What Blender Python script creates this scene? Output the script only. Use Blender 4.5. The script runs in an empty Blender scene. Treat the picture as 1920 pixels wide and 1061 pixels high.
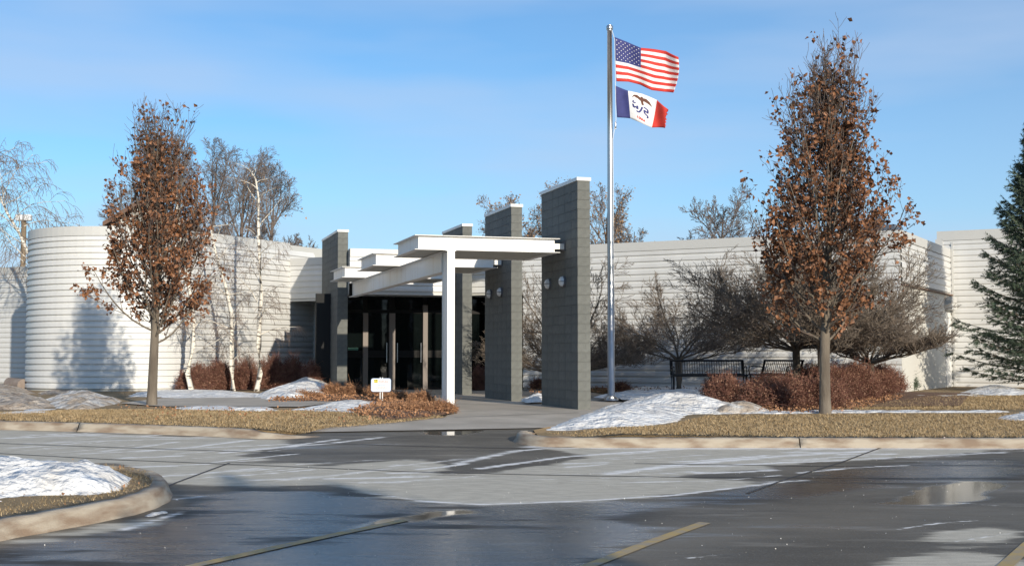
import bpy, math, random
import numpy as np
from mathutils import Vector, geometry
random.seed(7)
C = bpy.context.scene.collection
sc = bpy.context.scene

# ------------------------------------------------------------------ camera, sky, sun, exposure
F = 2374.0; CZ = 1.1
PITCH = math.atan(133.5 / F)
cd = bpy.data.cameras.new('camera'); cam = bpy.data.objects.new('camera', cd); C.objects.link(cam)
cd.sensor_width = 36.0; cd.lens = 36.0 * F / 1920.0
cd.clip_start = 0.1; cd.clip_end = 3000
cam.location = (0, 0, CZ); cam.rotation_euler = (math.pi / 2 + PITCH, 0, 0)
sc.camera = cam
sc.render.resolution_x = 1024; sc.render.resolution_y = 565
SUN_AZ = math.radians(24.5)          # shadows run this far left of straight ahead
SUN_EL = math.radians(16.2)
w = bpy.data.worlds.new('World'); sc.world = w; w.use_nodes = True
nt = w.node_tree; nt.nodes.clear()
wo = nt.nodes.new('ShaderNodeOutputWorld'); bg = nt.nodes.new('ShaderNodeBackground')
sky = nt.nodes.new('ShaderNodeTexSky'); sky.sky_type = 'NISHITA'; sky.sun_disc = False
sky.sun_elevation = SUN_EL; sky.sun_rotation = math.pi - SUN_AZ
sky.air_density = 1.0; sky.dust_density = 0.15; sky.ozone_density = 2.2; sky.altitude = 200
bg.inputs['Strength'].default_value = 0.124
tc = nt.nodes.new('ShaderNodeTexCoord')
mp = nt.nodes.new('ShaderNodeMapping'); mp.inputs['Rotation'].default_value = (0, math.radians(14), 0)
mp.inputs['Scale'].default_value = (1.3, 1.0, 7.0)
nz = nt.nodes.new('ShaderNodeTexNoise'); nz.inputs['Scale'].default_value = 1.9; nz.inputs['Detail'].default_value = 4
nz.inputs['Roughness'].default_value = 0.45
rp = nt.nodes.new('ShaderNodeValToRGB')
rp.color_ramp.elements[0].position = 0.40; rp.color_ramp.elements[0].color = (0, 0, 0, 1)
rp.color_ramp.elements[1].position = 0.66; rp.color_ramp.elements[1].color = (0.55, 0.55, 0.55, 1)
tint = nt.nodes.new('ShaderNodeMixRGB'); tint.blend_type = 'MULTIPLY'; tint.inputs[0].default_value = 1
tint.inputs[2].default_value = (0.66, 0.98, 1.22, 1)
mx = nt.nodes.new('ShaderNodeMixRGB'); mx.inputs[2].default_value = (4.1, 5.2, 7.0, 1)
L = nt.links.new
L(tc.outputs['Generated'], mp.inputs['Vector']); L(mp.outputs[0], nz.inputs['Vector'])
L(nz.outputs['Fac'], rp.inputs[0]); L(sky.outputs[0], tint.inputs[1]); L(tint.outputs[0], mx.inputs[1])
sx_ = nt.nodes.new('ShaderNodeSeparateXYZ'); mr_ = nt.nodes.new('ShaderNodeMapRange'); mm_ = nt.nodes.new('ShaderNodeMath'); mm_.operation = 'MULTIPLY_ADD'
mr_.inputs[1].default_value = -.15; mr_.inputs[2].default_value = .6; mr_.inputs[3].default_value = 0; mr_.inputs[4].default_value = .34
L(tc.outputs['Generated'], sx_.inputs[0]); L(sx_.outputs[0], mr_.inputs[0]); L(rp.outputs[0], mm_.inputs[0]); mm_.inputs[1].default_value = 1.0; L(mr_.outputs[0], mm_.inputs[2])
hz_ = nt.nodes.new('ShaderNodeMapRange'); hz_.inputs[1].default_value = 0; hz_.inputs[2].default_value = .2; hz_.inputs[3].default_value = .32; hz_.inputs[4].default_value = 0
L(sx_.outputs[2], hz_.inputs[0]); ad_ = nt.nodes.new('ShaderNodeMath'); ad_.operation = 'ADD'; ad_.use_clamp = True; L(mm_.outputs[0], ad_.inputs[0]); L(hz_.outputs[0], ad_.inputs[1])
L(ad_.outputs[0], mx.inputs[0]); L(mx.outputs[0], bg.inputs['Color']); L(bg.outputs[0], wo.inputs['Surface'])
sd = bpy.data.lights.new('sun', 'SUN'); sun = bpy.data.objects.new('sun', sd); C.objects.link(sun)
sd.energy = 4.9; sd.angle = math.radians(0.55); sd.color = (1.0, 0.915, 0.77)
ce = math.cos(SUN_EL)
SD = Vector((-math.sin(SUN_AZ) * ce, math.cos(SUN_AZ) * ce, -math.sin(SUN_EL)))
sun.rotation_euler = SD.to_track_quat('-Z', 'Y').to_euler()
sc.view_settings.view_transform = 'Standard'; sc.view_settings.look = 'None'
sc.view_settings.exposure = 0.0; sc.view_settings.gamma = 1.0; sc.view_settings.use_curve_mapping = False

# ------------------------------------------------------------------ helpers
cp, sp = math.cos(PITCH), math.sin(PITCH)
def ray(px, py):
    u = (px - 960) / F; v = -(py - 530.5) / F
    return (u, cp - v * sp, sp + v * cp)
def at(px, py, Y):
    r = ray(px, py); k = Y / r[1]
    return Vector((r[0] * k, Y, CZ + r[2] * k))
def pix(X, Y, Z):
    zc = Y * cp + (Z - CZ) * sp; yc = -Y * sp + (Z - CZ) * cp
    return 960 + F * X / zc, 530.5 - F * yc / zc
def RH(y):                                   # road and plaza height, falling gently towards the camera
    y = np.asarray(y, dtype=float)
    return np.interp(y, [9, 18, 24, 30], [-.45, -.18, 0, 0])
def LL(x, y):                                # lawn left of the entrance
    x = np.asarray(x, dtype=float); a = np.interp(y, [18.4, 19, 21.7, 24, 60], [-.045, -.025, .05, .04, .03])
    t = np.clip((x + 3.7) / .9, 0, 1) * np.clip((25.5 - y) / 1.5, 0, 1)
    return a * (1 - t) + (RH(y) + .03) * t
def LR(x, y):                                # lawn right of the entrance
    x = np.asarray(x, dtype=float); a = np.interp(y, [17.4, 22, 24, 31, 45], [-.065, -.02, .03, .14, .12])
    t = np.clip((1.55 - x) / .7, 0, 1) * np.clip((25.0 - y) / 1.5, 0, 1)
    return a * (1 - t) + (RH(y) + .03) * t
def ground(px, py, hf=lambda x, y: RH(y), off=0.0):
    Y = 20.0
    r = ray(px, py)
    for _ in range(40):
        X = r[0] / r[1] * Y
        z = float(hf(X, Y)) + off
        k = (z - CZ) / r[2]
        Y = 0.5 * Y + 0.5 * max(4, min(80, k * r[1]))
    return (r[0] / r[1] * Y, Y)
ORG = {}
def tag(o, label=None, cat=None, group=None, kind=None):
    if label: o['label'] = label
    if cat: o['category'] = cat
    if group: o['group'] = group
    if kind: o['kind'] = kind
    return o
def empty(name, loc, label, cat, group=None):
    o = bpy.data.objects.new(name, None); C.objects.link(o); o.location = loc
    o.empty_display_size = 0.2; ORG[o.name] = Vector(loc)
    return tag(o, label, cat, group)
def link(name, me, mat=None, parent=None, smooth=False, loc=None):
    o = bpy.data.objects.new(name, me); C.objects.link(o)
    if mat and not me.materials: me.materials.append(mat)
    if parent is not None:
        o.parent = parent; ORG[o.name] = ORG[parent.name]
    else: ORG[o.name] = Vector((0, 0, 0))
    if loc is not None: o.location = loc
    return o
def raw(name, V, polys, mat, parent=None, smooth=False, org=None):
    """V (N,3) world coordinates; polys: list of index arrays, each (M,k)."""
    V = np.asarray(V, dtype=np.float32)
    if parent is not None: V = V - np.array(ORG[parent.name], dtype=np.float32)
    elif org is not None: V = V - np.array(org, dtype=np.float32)
    me = bpy.data.meshes.new(name)
    me.vertices.add(len(V)); me.vertices.foreach_set('co', V.ravel())
    li = np.concatenate([p.ravel() for p in polys]).astype(np.int32)
    tot = np.concatenate([np.full(len(p), p.shape[1]) for p in polys]).astype(np.int32)
    st = np.concatenate([[0], np.cumsum(tot)[:-1]]).astype(np.int32)
    me.loops.add(len(li)); me.loops.foreach_set('vertex_index', li)
    me.polygons.add(len(tot)); me.polygons.foreach_set('loop_start', st); me.polygons.foreach_set('loop_total', tot)
    if smooth: me.polygons.foreach_set('use_smooth', np.ones(len(tot), dtype=bool))
    me.update(calc_edges=True); me.validate()
    o = link(name, me, mat, parent)
    if org is not None and parent is None: o.location = org; ORG[o.name] = Vector(org)
    return o
class MB:
    def __init__(s): s.v = []; s.f = []
    def add(s, vs, fs):
        b = len(s.v); s.v += [tuple(v) for v in vs]; s.f += [tuple(i + b for i in f) for f in fs]; return s
    def box(s, o, ax, ay, lx, ly, z0, z1):   # corner o (xy), two plan axes, lengths, heights
        p = [(o[0] + ax[0] * a + ay[0] * b, o[1] + ax[1] * a + ay[1] * b) for a, b in ((0, 0), (lx, 0), (lx, ly), (0, ly))]
        return s.prism(p, z0, z1)
    def prism(s, p, z0, z1):
        n = len(p); A = sum(p[i][0] * p[(i + 1) % n][1] - p[(i + 1) % n][0] * p[i][1] for i in range(n))
        if A < 0: p = p[::-1]
        vs = [(x, y, z0) for x, y in p] + [(x, y, z1) for x, y in p]
        fs = [tuple(range(n))[::-1], tuple(range(n, 2 * n))] + [(i, (i + 1) % n, (i + 1) % n + n, i + n) for i in range(n)]
        return s.add(vs, fs)
    def tube(s, pts, r, n=8, caps=True):
        pts = [Vector(p) for p in pts]; rs = r if isinstance(r, (list, tuple)) else [r] * len(pts)
        vs = []; fs = []
        for i, p in enumerate(pts):
            d = (pts[min(i + 1, len(pts) - 1)] - pts[max(i - 1, 0)]).normalized()
            a = d.cross(Vector((0, 0, 1)))
            if a.length < .05: a = d.cross(Vector((0, 1, 0)))
            a.normalize(); b = d.cross(a)
            for k in range(n):
                t = 2 * math.pi * k / n; vs.append(p + (a * math.cos(t) + b * math.sin(t)) * rs[i])
        for i in range(len(pts) - 1):
            for k in range(n): fs.append((i * n + k, i * n + (k + 1) % n, (i + 1) * n + (k + 1) % n, (i + 1) * n + k))
        if caps: fs += [tuple(range(n)), tuple(range((len(pts) - 1) * n, len(pts) * n))[::-1]]
        return s.add(vs, fs)
    def build(s, name, mat, parent=None, smooth=False, bevel=0, org=None):
        o0 = Vector((0, 0, 0))
        if parent is not None: o0 = ORG[parent.name]
        elif org is not None: o0 = Vector(org)
        me = bpy.data.meshes.new(name); me.from_pydata([tuple(Vector(v) - o0) for v in s.v], [], s.f); me.update()
        if smooth: me.polygons.foreach_set('use_smooth', [True] * len(me.polygons))
        o = link(name, me, mat, parent)
        if parent is None and org is not None: o.location = org; ORG[o.name] = Vector(org)
        if bevel:
            m = o.modifiers.new('b', 'BEVEL'); m.width = bevel; m.segments = 2; m.limit_method = 'ANGLE'
        return o
def tubes_np(segs, sides):
    S = np.asarray(segs, dtype=np.float64)
    p0 = S[:, 0:3]; p1 = S[:, 3:6]; r0 = S[:, 6]; r1 = S[:, 7]
    d = p1 - p0; d /= (np.linalg.norm(d, axis=1, keepdims=True) + 1e-9)
    ref = np.where(np.abs(d[:, 2:3]) > .9, np.array([[1., 0, 0]]), np.array([[0, 0, 1.]]))
    a = np.cross(d, ref); a /= (np.linalg.norm(a, axis=1, keepdims=True) + 1e-9); b = np.cross(d, a)
    n = len(S); V = np.zeros((n, 2, sides, 3))
    for k in range(sides):
        t = 2 * math.pi * k / sides; o = a * math.cos(t) + b * math.sin(t)
        V[:, 0, k] = p0 + o * r0[:, None]; V[:, 1, k] = p1 + o * r1[:, None]
    base = (np.arange(n) * 2 * sides)[:, None]
    Q = np.concatenate([np.stack([base[:, 0] + k, base[:, 0] + (k + 1) % sides, base[:, 0] + sides + (k + 1) % sides, base[:, 0] + sides + k], 1) for k in range(sides)])
    return V.reshape(-1, 3), Q
def leaves_np(P, size, rng, fold=.35, up=None):
    n = len(P); d = rng.normal(size=(n, 3))
    if up is not None: d[:, 2] += up
    d /= np.linalg.norm(d, axis=1, keepdims=True)
    e = rng.normal(size=(n, 3)); s = np.cross(d, e); s /= np.linalg.norm(s, axis=1, keepdims=True); nn = np.cross(d, s)
    z = (size * rng.uniform(.4, 1.3, n))[:, None]
    V = np.stack([P, P + d * z * .5 + s * z * .36 + nn * z * fold * .5, P + d * z - nn * z * .12, P + d * z * .5 - s * z * .36 + nn * z * fold * .5], 1).reshape(-1, 3)
    b = (np.arange(n) * 4)[:, None]
    T = np.concatenate([b + [0, 1, 2], b + [0, 2, 3]])
    return V, T
def inpoly(X, Y, poly):
    X = np.asarray(X); Y = np.asarray(Y); r = np.zeros(X.shape, dtype=bool); n = len(poly)
    for i in range(n):
        x0, y0 = poly[i]; x1, y1 = poly[(i + 1) % n]
        if y0 == y1: continue
        c = ((y0 > Y) != (y1 > Y)) & (X < (x1 - x0) * (Y - y0) / (y1 - y0) + x0)
        r ^= c
    return r
def edgedist(X, Y, poly):
    D = np.full(np.shape(X), 1e9); n = len(poly)
    for i in range(n):
        x0, y0 = poly[i]; x1, y1 = poly[(i + 1) % n]; dx, dy = x1 - x0, y1 - y0; q = dx * dx + dy * dy + 1e-12
        t = np.clip(((X - x0) * dx + (Y - y0) * dy) / q, 0, 1)
        D = np.minimum(D, np.hypot(X - x0 - t * dx, Y - y0 - t * dy))
    return D
def wav(x, y, s, seed=0):                     # cheap smooth noise, -1..1
    rg = np.random.RandomState(seed); r = 0
    for k in range(7):
        a = rg.uniform(0, 6.28); f = s * rg.uniform(.5, 2.2); ph = rg.uniform(0, 6.28)
        r = r + np.sin((x * math.cos(a) + y * math.sin(a)) * f + ph)
    return r / 4.0
def resample(poly, step, closed=True):
    out = []; n = len(poly)
    for i in range(n if closed else n - 1):
        a = poly[i]; b = poly[(i + 1) % n]; m = max(1, int(math.hypot(b[0] - a[0], b[1] - a[1]) / step))
        out += [(a[0] + (b[0] - a[0]) * k / m, a[1] + (b[1] - a[1]) * k / m) for k in range(m)]
    if not closed: out.append(poly[-1])
    return out
def sheet(name, poly, hf, mat, step=.5, kind='structure', jit=0.0, mound=None, parent=None, seed=1, smooth=True, skirt=0, wave=0):
    """filled outline following a height function; mound=(height, width, roughness)"""
    P = resample(poly, step)
    if jit:
        rg = np.random.RandomState(seed)
        P = [(x + rg.normal() * jit, y + rg.normal() * jit) for x, y in P]
    if wave:
        P = [(x + wave * wav(x, y, 3.1, seed + 40) + wave * .5 * wav(x, y, 11, seed + 41), y + wave * wav(x, y, 3.3, seed + 42) + wave * .5 * wav(x, y, 10, seed + 43)) for x, y in P]
    xs = [p[0] for p in P]; ys = [p[1] for p in P]
    gx, gy = np.meshgrid(np.arange(min(xs), max(xs), step), np.arange(min(ys), max(ys), step))
    gx = gx + (np.random.RandomState(seed).rand(*gx.shape) - .5) * step * .5
    gx = gx.ravel(); gy = gy.ravel()
    k = inpoly(gx, gy, P) & (edgedist(gx, gy, P) > step * .45)
    pts = [Vector(p) for p in P] + [Vector((a, b)) for a, b in zip(gx[k], gy[k])]
    n = len(P)
    r = geometry.delaunay_2d_cdt(pts, [(i, (i + 1) % n) for i in range(n)], [], 1, 1e-5)
    v = np.array([(p.x, p.y) for p in r[0]]); z = hf(v[:, 0], v[:, 1]) + np.zeros(len(v))
    if mound:
        h, wd, rough = mound
        d = edgedist(v[:, 0], v[:, 1], P); t = np.clip(d / wd, 0, 1)
        prof = t * (1.7 - .7 * t)
        bump = 1 + .45 * wav(v[:, 0], v[:, 1], 2.2, seed)
        z = z + h * prof * np.clip(bump, .25, 2) + rough * np.minimum(t * 3, 1) * (wav(v[:, 0], v[:, 1], 7, seed + 1) + .8 * wav(v[:, 0], v[:, 1], 17, seed + 2) + .6 * wav(v[:, 0], v[:, 1], 38, seed + 6))
        z = z - .02 * (d < 1e-4)
    V = np.column_stack([v, z]); T = np.array([f for f in r[2] if len(f) == 3])
    a = V[T[:, 0]]; b = V[T[:, 1]]; c = V[T[:, 2]]
    nz_ = np.cross(b - a, c - a)[:, 2]; T[nz_ < 0] = T[nz_ < 0][:, ::-1]
    if skirt:
        n0 = len(P); m0 = len(V); lo_ = V[:n0].copy(); lo_[:, 2] -= skirt; V = np.vstack([V, lo_]); i = np.arange(n0); j = (i + 1) % n0
        return tag(raw(name, V, [T, np.stack([i, j, m0 + j, m0 + i], 1)], mat, parent, smooth=smooth), kind=kind)
    return tag(raw(name, V, [T], mat, parent, smooth=smooth), kind=kind)

# ------------------------------------------------------------------ materials
def mat(name, c1, c2=None, scale=3.0, rough=.8, bump=0.0, bscale=None, metal=0.0, detail=4, spec=.5, stretch=None, rnd=0.0, lo=.35, hi=.65, coat=0, bdist=.02):
    m = bpy.data.materials.new(name); m.use_nodes = True; n = m.node_tree; b = n.nodes['Principled BSDF']
    b.inputs['Base Color'].default_value = (*c1, 1); b.inputs['Roughness'].default_value = rough
    b.inputs['Metallic'].default_value = metal; b.inputs['Specular IOR Level'].default_value = spec
    b.inputs['Coat Weight'].default_value = coat
    t = n.nodes.new('ShaderNodeTexCoord'); src = t.outputs['Object']
    if stretch:
        q = n.nodes.new('ShaderNodeMapping'); q.inputs['Scale'].default_value = stretch; n.links.new(src, q.inputs[0]); src = q.outputs[0]
    col = None
    if c2:
        z = n.nodes.new('ShaderNodeTexNoise'); z.inputs['Scale'].default_value = scale; z.inputs['Detail'].default_value = detail
        r = n.nodes.new('ShaderNodeValToRGB'); r.color_ramp.elements[0].position = lo; r.color_ramp.elements[1].position = hi
        r.color_ramp.elements[0].color = (*c1, 1); r.color_ramp.elements[1].color = (*c2, 1)
        n.links.new(src, z.inputs['Vector']); n.links.new(z.outputs['Fac'], r.inputs[0]); col = r.outputs[0]
    if rnd:
        oi = n.nodes.new('ShaderNodeObjectInfo'); hs = n.nodes.new('ShaderNodeHueSaturation')
        ma = n.nodes.new('ShaderNodeMapRange'); ma.inputs['To Min'].default_value = 1 - rnd; ma.inputs['To Max'].default_value = 1 + rnd
        n.links.new(oi.outputs['Random'], ma.inputs[0]); n.links.new(ma.outputs[0], hs.inputs['Value'])
        if col: n.links.new(col, hs.inputs['Color'])
        else: hs.inputs['Color'].default_value = (*c1, 1)
        col = hs.outputs[0]
    if col: n.links.new(col, b.inputs['Base Color'])
    if bump:
        z2 = n.nodes.new('ShaderNodeTexNoise'); z2.inputs['Scale'].default_value = bscale or scale * 4; z2.inputs['Detail'].default_value = 5
        bp = n.nodes.new('ShaderNodeBump'); bp.inputs['Strength'].default_value = bump; bp.inputs['Distance'].default_value = bdist
        n.links.new(src, z2.inputs['Vector']); n.links.new(z2.outputs['Fac'], bp.inputs['Height']); n.links.new(bp.outputs[0], b.inputs['Normal'])
    return m
M = {}
M['siding'] = mat('painted_steel_siding', (.60, .592, .568), (.67, .662, .64), scale=1.2, stretch=(1.5, 1.5, .12), rough=.45, rnd=.025, bump=.04, bscale=6)
M['sidingcyl'] = mat('galvanised_siding', (.62, .61, .585), (.70, .69, .665), scale=.7, rough=.4, rnd=.03, bump=.12, bscale=60, stretch=(1, 1, .15))
M['wall'] = mat('wall_core', (.50, .49, .45), rough=.7)
M['coping'] = mat('coping_metal', (.55, .54, .51), rough=.5)
M['stucco'] = mat('painted_panel_wall', (.64, .62, .56), (.60, .58, .53), scale=1.0, rough=.8, bump=.1)
M['roofing'] = mat('flat_roofing', (.25, .24, .23), rough=.9)
M['block'] = mat('charcoal_block', (.135, .137, .125), (.158, .16, .145), scale=9, rough=.92, rnd=.06, bump=.6, bscale=70)
M['mortar'] = mat('mortar', (.13, .13, .12), rough=.95)
M['cap'] = mat('white_metal_cap', (.74, .73, .70), rough=.4)
M['white'] = mat('white_painted_steel', (.80, .78, .74), (.66, .60, .52), scale=5, rough=.42, lo=.50, hi=.85, stretch=(1, 1, .12), bump=.05, bscale=8)
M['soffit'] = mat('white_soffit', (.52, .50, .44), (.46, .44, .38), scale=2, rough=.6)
M['tan'] = mat('bronze_mullion', (.20, .165, .14), rough=.6)
M['bronze'] = mat('dark_bronze_frame', (.012, .011, .010), rough=.55, spec=.15)
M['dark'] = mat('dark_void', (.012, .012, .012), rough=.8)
M['glass'] = mat('dark_tinted_glass', (.004, .006, .006), rough=.03, spec=.28, bump=.10, bscale=1.5)
M['green'] = mat('green_paper', (.06, .20, .14), rough=.5)
M['steel'] = mat('brushed_steel_pole', (.62, .60, .58), (.5, .49, .48), scale=30, rough=.32, metal=1.0, stretch=(1, 1, .02))
M['lamp'] = mat('frosted_lamp_dome', (.72, .73, .73), rough=.25)
M['lampback'] = mat('lamp_backplate', (.12, .12, .13), rough=.5)
M['black'] = mat('black_powder_coat', (.012, .012, .014), rough=.35)
M['bark'] = mat('grey_brown_bark', (.12, .095, .072), (.20, .165, .125), scale=6, rough=.95, bump=.8, bscale=25, stretch=(1, 1, .25))
M['twig'] = mat('pear_twigs', (.10, .07, .055), (.17, .125, .10), scale=3, rough=.9)
M['crabtwig'] = mat('crab_twigs', (.105, .082, .062), (.28, .22, .168), scale=5, rough=.9)
M['bgtwig'] = mat('far_twigs', (.13, .105, .09), (.21, .165, .14), scale=.6, rough=.95)
M['birch'] = mat('birch_bark', (.10, .08, .06), (.72, .66, .56), scale=5, rough=.8, stretch=(1, 1, 3.5), lo=.40, hi=.46, bump=.3, bscale=20)
M['birchtwig'] = mat('birch_twigs', (.20, .145, .115), (.28, .21, .165), scale=2, rough=.9)
M['leaf'] = mat('dead_brown_leaves', (.055, .024, .013), (.36, .155, .065), scale=14, rough=.62, detail=2, lo=.3, hi=.72)
M['leafbg'] = mat('tan_leaves', (.24, .14, .07), (.38, .24, .13), scale=2, rough=.9)
M['hedge'] = mat('barberry_twigs', (.13, .05, .035), (.28, .13, .09), scale=6, rough=.95)
M['hedgeleaf'] = mat('barberry_leaves', (.15, .07, .042), (.34, .20, .13), scale=14, rough=.9)
M['litter'] = mat('leaf_litter', (.16, .07, .035), (.50, .27, .14), scale=12, rough=.9, detail=2, lo=.3, hi=.7)
M['mulch'] = mat('bark_mulch', (.09, .05, .03), (.24, .13, .075), scale=10, rough=1, bump=1, bscale=30)
M['needle'] = mat('spruce_needles', (.035, .06, .038), (.10, .13, .08), scale=5, rough=.75)
M['grass'] = mat('dormant_turf', (.31, .21, .11), (.21, .15, .075), scale=1.3, rough=1, bump=.8, bscale=45, lo=.4, hi=.62)
M['blade'] = mat('dry_grass_blades', (.56, .40, .215), (.28, .20, .105), scale=6, rough=.95, lo=.36, hi=.66)
M['snow'] = mat('snow', (.88, .87, .85), (.68, .645, .60), scale=2.4, rough=.7, bump=1.0, bscale=5.5, bdist=.16)
M['snowdirty'] = mat('dirty_snow', (.42, .34, .26), (.74, .71, .66), scale=2.6, rough=.85, bump=1, bscale=8, bdist=.09, lo=.42, hi=.62)
M['sand'] = mat('dirty_ice_heap', (.30, .23, .17), (.56, .48, .39), scale=3.2, rough=.8, bump=1, bscale=7, bdist=.09)
M['walk'] = mat('plaza_concrete', (.38, .33, .265), (.50, .435, .355), scale=1.1, rough=.7, bump=.15, bscale=40)
M['curb'] = mat('stained_curb_concrete', (.24, .17, .115), (.43, .365, .28), scale=2.6, rough=.85, bump=.35, bscale=40, stretch=(1, 1, 4), lo=.33, hi=.6)
M['paint'] = mat('worn_yellow_paint', (.44, .30, .10), (.30, .25, .19), scale=7, rough=.6, lo=.4, hi=.7)
M['joint'] = mat('tar_joint', (.05, .045, .042), rough=.6)
M['soil'] = mat('far_ground', (.22, .17, .09), (.14, .12, .06), scale=.2, rough=1)
M['roofunit'] = mat('blue_grey_metal', (.10, .12, .15), rough=.4)
M['pipe'] = mat('clay_pipe', (.22, .17, .14), (.3, .24, .2), scale=5, rough=.9)
M['wood'] = mat('weathered_wood', (.33, .25, .17), rough=.9)
M['red'] = mat('flag_red', (.60, .045, .03), (.52, .035, .025), scale=5, rough=.8)
M['fwhite'] = mat('flag_white', (.78, .76, .74), rough=.8)
M['blue'] = mat('flag_navy', (.035, .04, .15), (.045, .05, .19), scale=5, rough=.8)
M['eagle'] = mat('flag_brown', (.12, .045, .025), rough=.8)
M['signface'] = mat('sign_face', (.78, .80, .84), rough=.4)
M['signrim'] = mat('sign_rim', (.50, .60, .80), rough=.4)
M['yellow'] = mat('sign_yellow', (.75, .6, .08), rough=.5)
M['pink'] = mat('sign_salmon', (.62, .32, .26), rough=.5)
M['slate'] = mat('sign_slate', (.2, .3, .42), rough=.5)
M['brick'] = mat('gable_paint', (.55, .53, .47), rough=.8)
M['trim'] = mat('brown_trim', (.16, .09, .06), rough=.8)
M['conifer'] = mat('far_conifer', (.02, .03, .02), (.035, .045, .028), scale=1, rough=1)

def snow_mat(m, speck, amt):
    n = m.node_tree; K = n.links.new; b = n.nodes['Principled BSDF']; src = b.inputs['Base Color'].links[0].from_socket
    t = n.nodes.new('ShaderNodeTexCoord'); z = n.nodes.new('ShaderNodeTexNoise'); z.inputs['Scale'].default_value = 19; z.inputs['Detail'].default_value = 6; z.inputs['Roughness'].default_value = .7
    K(t.outputs['Object'], z.inputs['Vector']); r = n.nodes.new('ShaderNodeMapRange'); K(z.outputs['Fac'], r.inputs[0]); r.inputs[1].default_value = amt; r.inputs[2].default_value = amt + .1
    q = n.nodes.new('ShaderNodeMixRGB'); K(r.outputs[0], q.inputs[0]); K(src, q.inputs[1]); q.inputs[2].default_value = (*speck, 1); K(q.outputs[0], b.inputs['Base Color'])
snow_mat(M['snow'], (.46, .40, .34), .65)
snow_mat(M['snowdirty'], (.22, .16, .11), .56)
snow_mat(M['sand'], (.16, .11, .07), .54)

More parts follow.
